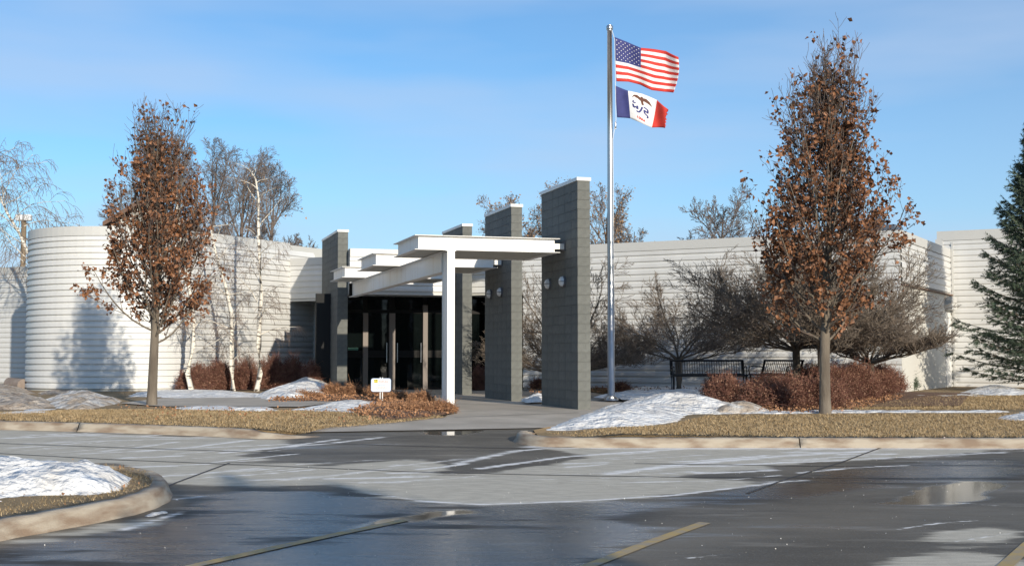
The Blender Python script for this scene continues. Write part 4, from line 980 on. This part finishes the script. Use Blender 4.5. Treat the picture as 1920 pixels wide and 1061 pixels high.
def pear(px, py, Y, ztop, hz, lab, seed, rmax, nlimb, nleaf, clear, dens=1.0):
    rg = random.Random(seed); b = at(px, py, Y); zb = b.z
    leanx = rg.uniform(-.05, .05)
    trunk = []; H_ = ztop - zb
    for i in range(15):
        t = i / 14; trunk.append((Vector((b.x + leanx * t * H_ * .3 + .04 * math.sin(5 * t + seed), Y + .03 * math.sin(7 * t), zb - .05 + (H_ * .93) * t)), max(.01, .105 * (1 - t) ** .75 + .004) * (1.15 if i == 0 else 1)))
    segs = []; tips = []
    S_ = dict(seg=[7, 5, 4], wob=[.07, .10, .12], trop=[.19, .14, .10], rmin=.0035, k=[1, 9, 4], s0=[0, .12, .2], ang=[0, 36, 36], len=[1, .44, .5], rr=[1, .55, .6], leaflv=1, taper=.3)
    for k in range(nlimb):
        t = clear + (.93 - clear) * ((k + rg.random()) / nlimb) ** .92
        i = min(13, int(t * 14)); p = trunk[i][0].lerp(trunk[i + 1][0], t * 14 - i)
        az = k * 2.399 + rg.uniform(-.4, .4)
        f = (t - clear) / (.93 - clear)
        reach = rmax * (.62 + .38 * min(1, f / .12)) * (1 - f) ** 1.0 * rg.uniform(.60, 1.15) + .22
        el = math.radians(20 + 50 * min(1, f * 1.3) + rg.uniform(-8, 8))
        Lr = reach / max(.25, math.cos(el)) * 1.35
        Lr = min(Lr, (ztop - p.z) * 1.12 + .15)
        grow(segs, tips, tuple(p), (math.cos(az) * math.cos(el), math.sin(az) * math.cos(el), math.sin(el)), Lr, .026 * (1 - .6 * f), 0, S_, rg)
    lp = []
    for _ in range(nleaf * 4):
        if len(lp) >= nleaf: break
        p, d, lv = rg.choice(tips); f = (p[2] - zb) / H_
        if rg.random() < .25:
            s_ = rg.choice(segs); u_ = rg.random(); p = tuple(s_[q] + (s_[q + 3] - s_[q]) * u_ for q in range(3)); f = (p[2] - zb) / H_
        if f < clear + .015: continue
        if rg.random() > dens * max(.035, min(1, 1.42 - 1.35 * f)) : continue
        c = rg.choice((1, 2, 4, 7))
        for _ in range(c): lp.append((p[0] + rg.gauss(0, .05), p[1] + rg.gauss(0, .05), p[2] + rg.gauss(0, .06)))
    return mesh_tree('pear_tree', (b.x, Y, zb), lab, 'tree', trunk, 'bark', segs, 'twig', lp, 'leaf', .098, 'pear trees holding brown leaves', seed, 12, limbs=7)
pear(288, 766, 26.3, at(288, 250, 26.3).z, 0, 'smaller pear tree with brown leaves in front of the rounded wall', 11, 1.42, 66, 7600, .25, 1.0)
pear(1551, 781, 23.3, at(1560, 138, 23.3).z, 0, 'taller pear tree with brown leaves on the right lawn', 23, 1.48, 84, 10000, .225, 1.0)

def crab(px, Y, zb, ztop, R, lab, seed, nl=9, tz=.85, lean=0, dens=1.0, zmin=1.15):
    rg = random.Random(seed); x = at(px, 700, Y).x
    trunk = [(Vector((x, Y, zb - .05)), .10), (Vector((x + .02, Y, zb + .3)), .08), (Vector((x + lean * .3, Y, zb + tz)), .085)]
    segs = []; tips = []; top = trunk[-1][0]
    S_ = dict(seg=[7, 5, 4, 2], wob=[.10, .12, .12, .12], trop=[.035, .04, .04, .03], rmin=.0042, k=[1, int(14 * dens), 10, 5], s0=[0, .12, .1, .1], ang=[0, 40, 36, 34], len=[1, .55, .48, .5], rr=[1, .5, .5, .6], leaflv=9, taper=.32, zmin=zmin)
    for k in range(nl):
        az = 6.283 * k / nl + rg.uniform(-.25, .25); el = math.radians(rg.choice((6, 14, 24, 40, 62)) + rg.uniform(-6, 6))
        ln = R * 1.02 if el < .8 else (ztop - top.z) * .82
        grow(segs, tips, tuple(top + Vector((0, 0, rg.uniform(-.12, .03)))), (math.cos(az) * math.cos(el) + lean * .3, math.sin(az) * math.cos(el), math.sin(el)), ln, .030, 0, S_, rg)
    sg = [s for s in segs if s[5] < ztop + .15]
    return mesh_tree('crabapple_tree', (x, Y, zb), lab, 'tree', trunk, 'bark', sg, 'crabtwig', None, None, group='bare crabapple trees along the wall', seed=seed, limbs=7)
crab(1272, 33.0, .13, 3.35, 2.0, 'bare spreading crabapple rising behind the left end of the long bench', 31)
crab(1065, 33.0, .10, 3.9, 2.1, 'bare crabapple seen between and beside the two nearest pillars', 32, nl=14, tz=.5, zmin=.75)
crab(1493, 28.3, .10, 3.9, 2.6, 'wide bare crabapple left of the taller pear trunk', 33, nl=18, tz=1.15, dens=1.15)
crab(1540, 27.2, .08, 3.6, 1.9, 'bare crabapple directly behind the taller pear trunk', 34, nl=13, tz=1.2)
crab(1632, 29.4, .12, 3.9, 1.75, 'bare crabapple at the corner of the projecting white block', 35, nl=12, tz=.8, dens=1.1)

def birch(pts, Y, lab, seed, zb=.03, r0=.085, nb=16, big=1.0, ymul=1.0, low=.12, rmin=.0032):
    rg = random.Random(seed)
    P = [at(px, py, Y) for px, py in pts]; P[0].z = zb - .03
    n = len(P); trunk = [(p, max(.012, r0 * (1 - i / (n - .6)) ** .7)) for i, p in enumerate(P)]
    trunk = [(Vector((p.x, p.y + .12 * math.sin(i * 1.3 + seed) * (i > 0), p.z)), r) for i, (p, r) in enumerate(trunk)]
    segs = []; tips = []
    S_ = dict(seg=[9, 9, 7], wob=[.10, .08, .06], trop=[-.05, -.17, -.22], rmin=rmin, k=[1, 10, 5], s0=[0, .15, .1], ang=[0, 45, 40], len=[1, .55, .6], rr=[1, .45, .6], leaflv=9, taper=.25)
    for k in range(nb):
        t = low + (1 - low) * (k + rg.random()) / nb; t = min(.99, t)
        i = min(n - 2, int(t * (n - 1))); p = trunk[i][0].lerp(trunk[i + 1][0], t * (n - 1) - i)
        az = k * 2.4 + rg.uniform(-.5, .5); el = math.radians(rg.uniform(25, 60))
        grow(segs, tips, tuple(p), (math.cos(az) * math.cos(el), math.sin(az) * math.cos(el) * ymul, math.sin(el)), big * (1.5 - .75 * t) * rg.uniform(.7, 1.2), .022 * (1.2 - t * .7), 0, S_, rg)
    return mesh_tree('birch_tree', tuple(trunk[0][0]), lab, 'tree', trunk, 'birch', segs, 'birchtwig', None, None, group='weeping birches by the white wall', seed=seed, trunk_n=10, limbs=9)
birch([(360, 733), (354, 700), (362, 650), (362, 600), (350, 520), (340, 450), (336, 400), (326, 350), (321, 320)], 36.3, 'white birch with a bent foot, nearest the leafy pear tree', 41, nb=20, low=.2)
birch([(437, 727), (436, 690), (434, 640), (432, 590), (424, 540), (410, 490), (398, 440), (392, 410)], 37.0, 'short white birch, middle one of the three by the tall wall', 42, nb=18, low=.15)
birch([(481, 731), (487, 700), (484, 650), (486, 600), (491, 550), (488, 480), (484, 420), (483, 370), (479, 335), (468, 318)], 36.8, 'tallest white birch, right one of three with its top above the roof', 43, nb=26, low=.27)
birch([(76, 724), (74, 640), (66, 540), (56, 480), (40, 440), (12, 398), (-10, 350), (-18, 310)], 42.6, 'leaning birch with drooping twigs behind the rounded end', 44, nb=26, big=2.0, low=.3, rmin=.006)

def bgtree(px, ytop, Y, wpx, lab, seed, leaf=0, nm='bare_tree', grp='bare trees beyond the building', el0=35, tw=1.0):
    rg = random.Random(seed); x = at(px, 500, Y).x; zt = at(px, ytop, Y).z; R = wpx / F * Y / 2
    cl = zt * .30
    trunk = [(Vector((x, Y, -.1)), .22), (Vector((x + .1, Y, cl)), .19), (Vector((x, Y, cl + (zt - cl) * .5)), .10), (Vector((x + .15, Y, zt * .93)), .02)]
    segs = []; tips = []
    S_ = dict(seg=[8, 5, 4, 2], wob=[.09, .12, .14, .14], trop=[.05, .05, .04, .03], rmin=.0075 * Y / 70 * tw, k=[1, 12, 9, 4], s0=[0, .2, .12, .1], ang=[0, 40, 40, 40], len=[1, .45, .5, .5], rr=[1, .5, .55, .6], leaflv=2, taper=.3)
    nl = 15
    for k in range(nl):
        f = (k + rg.random()) / nl; z = cl * .8 + (zt * .8 - cl * .8) * f; az = k * 2.4; el = math.radians(el0 + 35 * f + rg.uniform(-10, 10))
        ln = min(R / max(.3, math.cos(el)) * (1.05 - .35 * f) * rg.uniform(.8, 1.1), (zt - z) / max(.2, math.sin(el)) * 1.02)
        grow(segs, tips, (x, Y, z), (math.cos(az) * math.cos(el), math.sin(az) * math.cos(el), math.sin(el)), ln, .09 * (1.1 - .7 * f), 0, S_, rg)
    lp = []
    if leaf:
        for _ in range(leaf):
            p, d, lv = rg.choice(tips); lp.append((p[0] + rg.gauss(0, .12), p[1] + rg.gauss(0, .12), p[2] + rg.gauss(0, .12)))
    return mesh_tree(nm, (x, Y, 0), lab, 'tree', trunk, 'bgtwig', segs, 'bgtwig', lp, 'leafbg', .13, grp, seed, 7, limbs=8)
bgtree(245, 335, 68, 130, 'small bare tree above the gabled roof at far left', 51)
bgtree(330, 285, 70, 150, 'tall bare tree directly behind the smaller pear tree', 52)
bgtree(398, 278, 66, 150, 'tallest bare tree above the curved white wall', 53)
bgtree(452, 296, 72, 150, 'bare tree with dark limbs left of the tallest birch', 54)
bgtree(508, 330, 68, 130, 'dense bare tree at the right end of the tall white block', 55, leaf=300)
bgtree(562, 452, 60, 70, 'low bare tree just above the roof step', 56)
bgtree(955, 385, 76, 120, 'bare tree with tan leaves left of the nearest pillar top', 57, leaf=2600, nm='oak_tree')
bgtree(1045, 368, 78, 150, 'oak with tan leaves straddling the nearest pillar', 58, leaf=3600, nm='oak_tree')
bgtree(1135, 368, 74, 130, 'oak with tan leaves behind the flagpole', 59, leaf=3000, nm='oak_tree')
bgtree(1185, 415, 74, 70, 'low thin tree right of the flagpole', 60, leaf=200)
bgtree(1352, 368, 70, 170, 'spreading bare tree over the long right-hand roof', 61, tw=1.3, el0=20)

# spruce at the right edge
def spruce(px, py, Y, zt, R, lab, seed):
    rg = random.Random(seed); b = at(px, py, Y); z0 = float(LR(b.x, Y)); e = empty('spruce_tree', (b.x, Y, z0), lab, 'tree')
    MB().tube([(b.x, Y, z0 - .1), (b.x, Y, zt)], [.16, .02], 8).build('trunk', M['bark'], e, smooth=True)
    segs = []; tw = []
    n = 310
    for k in range(n):
        f = (k / n) ** .9; z = z0 + .25 + (zt - z0 - .3) * f; az = k * 2.399 + rg.uniform(-.3, .3)
        Lb = (R * (1 - f) ** .85 + .12) * rg.uniform(.7, 1.15); el = math.radians(-6 + 45 * f + rg.uniform(-6, 6))
        p = (b.x, Y, z); d = (math.cos(az) * math.cos(el), math.sin(az) * math.cos(el), math.sin(el)); m = 8
        for i in range(m):
            d = nrm3((d[0], d[1], d[2] + .05)); q = (p[0] + d[0] * Lb / m, p[1] + d[1] * Lb / m, p[2] + d[2] * Lb / m)
            segs.append((*p, *q, .022 * (1 - i / m) + .005, .02 * (1 - (i + 1) / m) + .005))
            if i >= 1:
                for s in (-1, 1):
                    for rep in range(2):
                        ll = Lb * .30 * (1 - .7 * i / m) * rg.uniform(.6, 1.2) + .10
                        sd_ = nrm3((-d[1] * s * .9 + d[0] * .8, d[0] * s * .9 + d[1] * .8, rg.uniform(-.35, .25)))
                        pe = (q[0] + sd_[0] * ll, q[1] + sd_[1] * ll, q[2] + sd_[2] * ll); tw.append((*q, *pe))
            else: tw.append((*p, *q))
            p = q
        tw.append((*p, p[0] + d[0] * .2, p[1] + d[1] * .2, p[2] + d[2] * .2 + .03))
    V, Q_ = tubes_np(np.array(segs), 4); raw('branches', V, [Q_], M['bark'], e)['kind'] = 'stuff'
    tw = np.array(tw); rs = np.random.RandomState(seed); per = 30
    A = np.repeat(tw, per, 0); t = rs.rand(len(A), 1); P = A[:, :3] + (A[:, 3:] - A[:, :3]) * t; d = A[:, 3:] - A[:, :3]; d /= np.linalg.norm(d, axis=1, keepdims=True)
    o = rs.normal(size=P.shape); o -= d * (o * d).sum(1, keepdims=True); o /= np.linalg.norm(o, axis=1, keepdims=True)
    tip = P + (o * .8 + d * .7) * (.07 * rs.uniform(.7, 1.3, (len(P), 1))); s = np.cross(d, o) * .009
    V = np.stack([P - s, P + s, tip], 1).reshape(-1, 3); T = np.arange(len(V)).reshape(-1, 3)
    raw('needles', V, [T], M['needle'], e)['kind'] = 'stuff'
spruce(1966, 735, 32.8, 7.4, 2.05, 'dark green spruce cut off by the right edge of the photo', 71)

# ------------------------------------------------------------------ shrubs
def shrub(name, cs, hf, lab, cat, ntw, nlf, seed, mt='hedge', ml='hedgeleaf', ls=.035, group=None, r=.0045):
    """cs: list of (x, y, rx, ry, h) lobes"""
    rs = np.random.RandomState(seed); wts = np.array([c[2] * c[3] * c[4] for c in cs]); wts /= wts.sum()
    A = []; L_ = []
    for c, wq in zip(cs, wts):
        n = max(8, int(ntw * wq)); z0 = float(hf(c[0], c[1]))
        a = rs.rand(n) * 6.283; q = np.sqrt(rs.rand(n)) * .55
        bx_ = np.column_stack([c[0] + c[2] * q * np.cos(a), c[1] + c[3] * q * np.sin(a), np.full(n, z0)])
        th = rs.rand(n) * 6.283; ph = np.arccos(rs.rand(n) ** .8)
        rad = rs.uniform(.72, 1.08, n) * (1 + .10 * np.sin(th * 3 + seed) + .08 * np.sin(th * 7))
        tip = np.column_stack([c[0] + c[2] * rad * np.sin(ph) * np.cos(th), c[1] + c[3] * rad * np.sin(ph) * np.sin(th), z0 + .03 + c[4] * rad * np.cos(ph)])
        mid = (bx_ * .45 + tip * .55) + rs.normal(0, .04, tip.shape); mid[:, 2] += .05
        A.append(np.column_stack([bx_, mid, np.full(n, r * 1.5), np.full(n, r)])); A.append(np.column_stack([mid, tip, np.full(n, r), np.full(n, r * .6)]))
        for _ in range(3):
            t = rs.rand(n, 1); s = mid + (tip - mid) * t; e2 = s + rs.normal(0, .075, s.shape) + (tip - mid) * .12
            A.append(np.column_stack([s, e2, np.full(n, r * .8), np.full(n, r * .5)]))
        m = int(nlf * wq); k = rs.randint(0, n, m); t = rs.rand(m, 1) ** .45
        L_.append(mid[k] + (tip[k] - mid[k]) * t + rs.normal(0, .03, (m, 3)))
    c0 = cs[0]; e = empty(name, (c0[0], c0[1], float(hf(c0[0], c0[1]))), lab, cat, group)
    V, Q_ = tubes_np(np.concatenate(A), 3); raw('twigs', V, [Q_], M[mt], e)['kind'] = 'stuff'
    if nlf:
        P = np.concatenate(L_); V, T = leaves_np(P, ls, rs); raw('leaves', V, [T], M[ml], e)['kind'] = 'stuff'
    return e
def pxl(px, py, hf): return ground(px, py, hf=hf)
def lobes(lst, hf):
    out = []
    for px, py, rx, ry, h in lst:
        x, y = pxl(px, py, hf); out.append((x, y + ry, rx, ry, h))
    return out
shrub('barberry_shrub', lobes([(1368, 764, .42, .4, .60), (1348, 752, .3, .4, .52)], LR), LR, 'small round red-brown shrub below the long bench', 'shrub', 1500, 5000, 81, group='red-brown shrubs by the right wall')
shrub('barberry_hedge', lobes([(1430, 767, .50, .5, .50), (1490, 769, .60, .6, .62), (1555, 768, .55, .6, .68), (1460, 754, .7, .7, .55), (1580, 756, .75, .9, .74), (1620, 752, .7, .9, .78), (1650, 744, .7, .8, .74), (1675, 738, .6, .7, .66), (1540, 750, .8, .9, .72)], LR), LR, 'long red-brown barberry hedge behind the taller pear trunk', 'hedge', 9000, 34000, 82, group='red-brown shrubs by the right wall')
shrub('evergreen_shrub', lobes([(1702, 733, .42, .5, .62)], LR), LR, 'small dark evergreen shrub at the corner of the projecting block', 'shrub', 900, 5000, 83, mt='needle', ml='needle', ls=.04)
def atY(px, Y, *r): return (at(px, 700, Y).x, Y) + r
for i, (cs, lab) in enumerate([([atY(372, 37.0, .42, .4, .72), atY(350, 36.8, .3, .35, .55)], 'red-brown shrub around the bent-footed birch'),
                               ([atY(410, 37.7, .48, .4, .80)], 'red-brown shrub left of the middle birch'),
                               ([atY(458, 38.2, .6, .5, .95), atY(510, 38.9, .6, .5, 1.0)], 'widest red-brown shrub, behind the tallest birch'),
                               ([atY(548, 38.9, .5, .4, .92), atY(585, 38.4, .4, .4, .80)], 'red-brown shrub in the shade beside the left pillar')]):
    shrub('barberry_shrub', cs, LL, lab, 'shrub', 2000, 7000, 84 + i, group='red-brown shrubs along the tall left wall')
shrub('barberry_shrub', lobes([(897, 733, .3, .3, .7)], lambda x, y: RH(y)), lambda x, y: RH(y), 'rusty shrub in the dark gap between the rear pillars', 'shrub', 600, 2200, 89)
for i, (px, py, sx_, h, lab) in enumerate([(1215, 725, .25, .22, 'low dead clump at the wall foot right of the flagpole'), (1295, 727, .22, .2, 'low dead clump under the long bench'), (1165, 735, .3, .18, 'brown clump just right of the flagpole base'), (1010, 730, .3, .25, 'brown clump between the two nearest pillars')]):
    shrub('dead_perennial', lobes([(px, py, sx_, sx_, h)], LR), LR, lab, 'plant', 200, 700, 90 + i, ml='litter', group='dead clumps by the right wall')
for i, (px, py, rx, h, lab) in enumerate([(655, 748, .34, .30, 'tallest dead brown clump in the bed, left of the notice sign'), (620, 745, .32, .28, 'dead brown clump at the foot of the left pillar'), (700, 748, .2, .22, 'dead clump beside the sign stake'),
                                     (745, 756, .3, .15, 'low rusty clump in front of the sign stake'), (790, 762, .26, .22, 'grassy dead clump right of the notice sign'), (825, 775, .32, .10, 'low leafy clump touching the white post'), (770, 778, .5, .10, 'wide heap of dead stems at the front of the bed'), (565, 750, .5, .10, 'flat dead clump at the left end of the bed')]):
    shrub('dead_perennial', lobes([(px, py, rx, rx * .7, h)], LL), LL, lab, 'plant', 420, 1500, 95 + i, mt='litter', ml='litter', ls=.045, group='dead perennials in the bed by the sign')

# leaf litter and turf blades (nobody could count these)
def inside(poly, n, rs):
    xs = [p[0] for p in poly]; ys = [p[1] for p in poly]; out = []
    while sum(len(o) for o in out) < n:
        x = rs.uniform(min(xs), max(xs), n * 2); y = rs.uniform(min(ys), max(ys), n * 2); k = inpoly(x, y, poly); out.append(np.column_stack([x[k], y[k]]))
    return np.concatenate(out)[:n]
rs = np.random.RandomState(5)
def litter(poly, n, hf, size, off=.06, name='fallen_leaves', lab='fallen brown leaves'):
    p = inside(poly, n, rs); P = np.column_stack([p, hf(p[:, 0], p[:, 1]) + off + rs.rand(len(p)) * .05]); V, T = leaves_np(P, size, rs)
    tag(raw(name, V, [T], M['litter']), lab, 'leaves', kind='stuff')
bedp = SN([(500, 755), (560, 742), (700, 738), (790, 748), (850, 776), (800, 784), (730, 789), (650, 778), (720, 757), (640, 754)], LL)
litter(bedp, 5200, LL, .06, .05, lab='brown leaves and stems covering the bed by the notice sign')
litter(SN([(1340, 772), (1500, 776), (1600, 772), (1700, 745), (1640, 745), (1400, 755)], LR), 2600, LR, .05, .02, lab='brown leaves lying round the red hedge')
litter(SN([(985, 745), (1200, 738), (1400, 730), (1300, 722), (1000, 725)], LR), 1500, LR, .05, .02, lab='brown leaves along the foot of the right wall')
litter([(-6, 20.6), (-1.5, 21.5), (-3, 24), (-8, 25.5)], 260, LL, .05, .02, lab='scattered leaves on the left lawn')
litter(turf, 150, lambda x, y: RH(y) + .16, .035, .02, lab='scattered leaves on the near island')
def blades(poly, n, hf, L0, wd, lab, avoid=()):
    p = inside(poly, n, rs)
    for a in avoid: p = p[~inpoly(p[:, 0], p[:, 1], a)]
    n = len(p); z = hf(p[:, 0], p[:, 1]) + .0
    P = np.column_stack([p, z]); a = rs.rand(n) * 6.283; l = L0 * rs.uniform(.5, 1.3, n)
    tilt = rs.uniform(.6, 1.5, n); D_ = np.column_stack([np.cos(a) * np.sin(tilt), np.sin(a) * np.sin(tilt), np.cos(tilt)]) * l[:, None]
    s = np.column_stack([-np.sin(a), np.cos(a), np.zeros(n)]) * wd
    V = np.stack([P - s, P + s, P + D_], 1).reshape(-1, 3)
    tag(raw('grass', V, [np.arange(len(V)).reshape(-1, 3)], M['blade']), lab, 'grass', kind='stuff')
gl_ = inset([ground(*p) for p in [(-60, 801), (0, 805), (120, 808), (250, 812), (400, 818), (500, 823)]], .17) + SN([(570, 812), (620, 801), (740, 792), (835, 782), (800, 776), (700, 774), (540, 770), (300, 768), (150, 768), (0, 774), (-60, 778)], LL)
blades(gl_, 60000, LL, .045, .006, 'dormant tan grass of the left lawn')
blades(SN([(1100, 819), (1500, 819), (1930, 820), (1930, 775), (1500, 777), (1320, 780), (1250, 797), (1100, 807), (1020, 812)], LR), 52000, LR, .045, .006, 'dormant tan grass of the strip along the right curb')
blades(SN([(1570, 768), (1930, 768), (1930, 742), (1760, 742), (1700, 750)], LR), 24000, LR, .05, .007, 'dormant tan grass between path and projecting block')
blades(turf, 24000, lambda x, y: RH(y) + .165, .035, .004, 'dormant grass of the near island')
# salt grains and grit on the pavement
p = inside(P3([(0, 1055), (0, 1030), (400, 960), (600, 860), (1900, 850), (1900, 1055)]), 420, rs)
P = np.column_stack([p, RH(p[:, 1]) + .003]); V, T = leaves_np(P, .010, rs, up=.5); tag(raw('salt_grains', V, [T], M['snow']), 'white salt grains scattered on the pavement', 'salt', kind='stuff')

# ------------------------------------------------------------------ beyond the camera: trees across the lot that shade it and show in the glass
def rearbare(x, y, h, seed, lab):
    rg = random.Random(seed); z = -.45
    trunk = [(Vector((x, y, z)), .22), (Vector((x, y, z + h * .3)), .17), (Vector((x + .1, y, z + h * .6)), .10), (Vector((x, y, z + h * .95)), .02)]
    segs = []; tips = []
    S_ = dict(seg=[6, 4, 3], wob=[.1, .13, .15], trop=[.05, .04, .03], rmin=.012, k=[1, 8, 5], s0=[0, .2, .15], ang=[0, 42, 42], len=[1, .5, .5], rr=[1, .5, .6], leaflv=2, taper=.3)
    for k in range(14):
        f = k / 14; el = math.radians(25 + 45 * f); grow(segs, tips, (x, y, z + h * (.28 + .6 * f)), (math.cos(k * 2.4) * math.cos(el), math.sin(k * 2.4) * math.cos(el), math.sin(el)), h * .40 * (1 - .5 * f), .08, 0, S_, rg)
    mesh_tree('bare_tree', (x, y, z), lab, 'tree', trunk, 'bark', segs, 'twig', [t[0] for t in tips][:2600], 'leaf', .22, 'trees across the parking lot', seed, 7)
rearbare(5.3, -5.0, 5.9, 101, 'bare tree across the lot whose shadow falls on the wet pavement')
rearbare(7.4, -7.5, 6.5, 102, 'taller bare tree farther right across the lot')
sheet('snow', [(-14, -12), (4, -13), (22, -12), (24, -17), (2, -18), (-15, -17)], lambda x, y: 0 * x - .47, M['snow'], step=.6, mound=(1.3, 2.2, .12), jit=.2, seed=61, wave=.4)  # unseen snow bank, added so the door glass has something bright to reflect
for k in range(22):
    rg = random.Random(200 + k); x = -70 + k * 6.6 + rg.uniform(-1, 1); y = -48 + rg.uniform(-3, 3); h = rg.uniform(7, 10); z0 = -.5
    V = []; Fc = []; n = 9; R = 7
    for i in range(R):
        for j in range(n):
            rr = (1 - i / R) * 3.0 * (1.12 if j % 2 else .8) + .05; a = 6.2832 * j / n + i * .4
            V.append((x + rr * math.cos(a), y + rr * math.sin(a), z0 + .6 + h * i / R - .35 * (j % 2)))
    V.append((x, y, z0 + h))
    for i in range(R - 1):
        for j in range(n): Fc.append((i * n + j, i * n + (j + 1) % n, (i + 1) * n + (j + 1) % n, (i + 1) * n + j))
    for j in range(n): Fc.append(((R - 1) * n + j, (R - 1) * n + (j + 1) % n, R * n))
    e = empty('conifer_tree', (x, y, z0), 'dark conifer of the windbreak across the parking lot', 'tree', 'conifers across the parking lot')
    MB().add(V, Fc).build('crown', M['conifer'], e); MB().tube([(x, y, z0), (x, y, z0 + 1.5)], .2, 6).build('trunk', M['bark'], e)
print('polys', sum(len(m.polygons) for m in bpy.data.meshes))
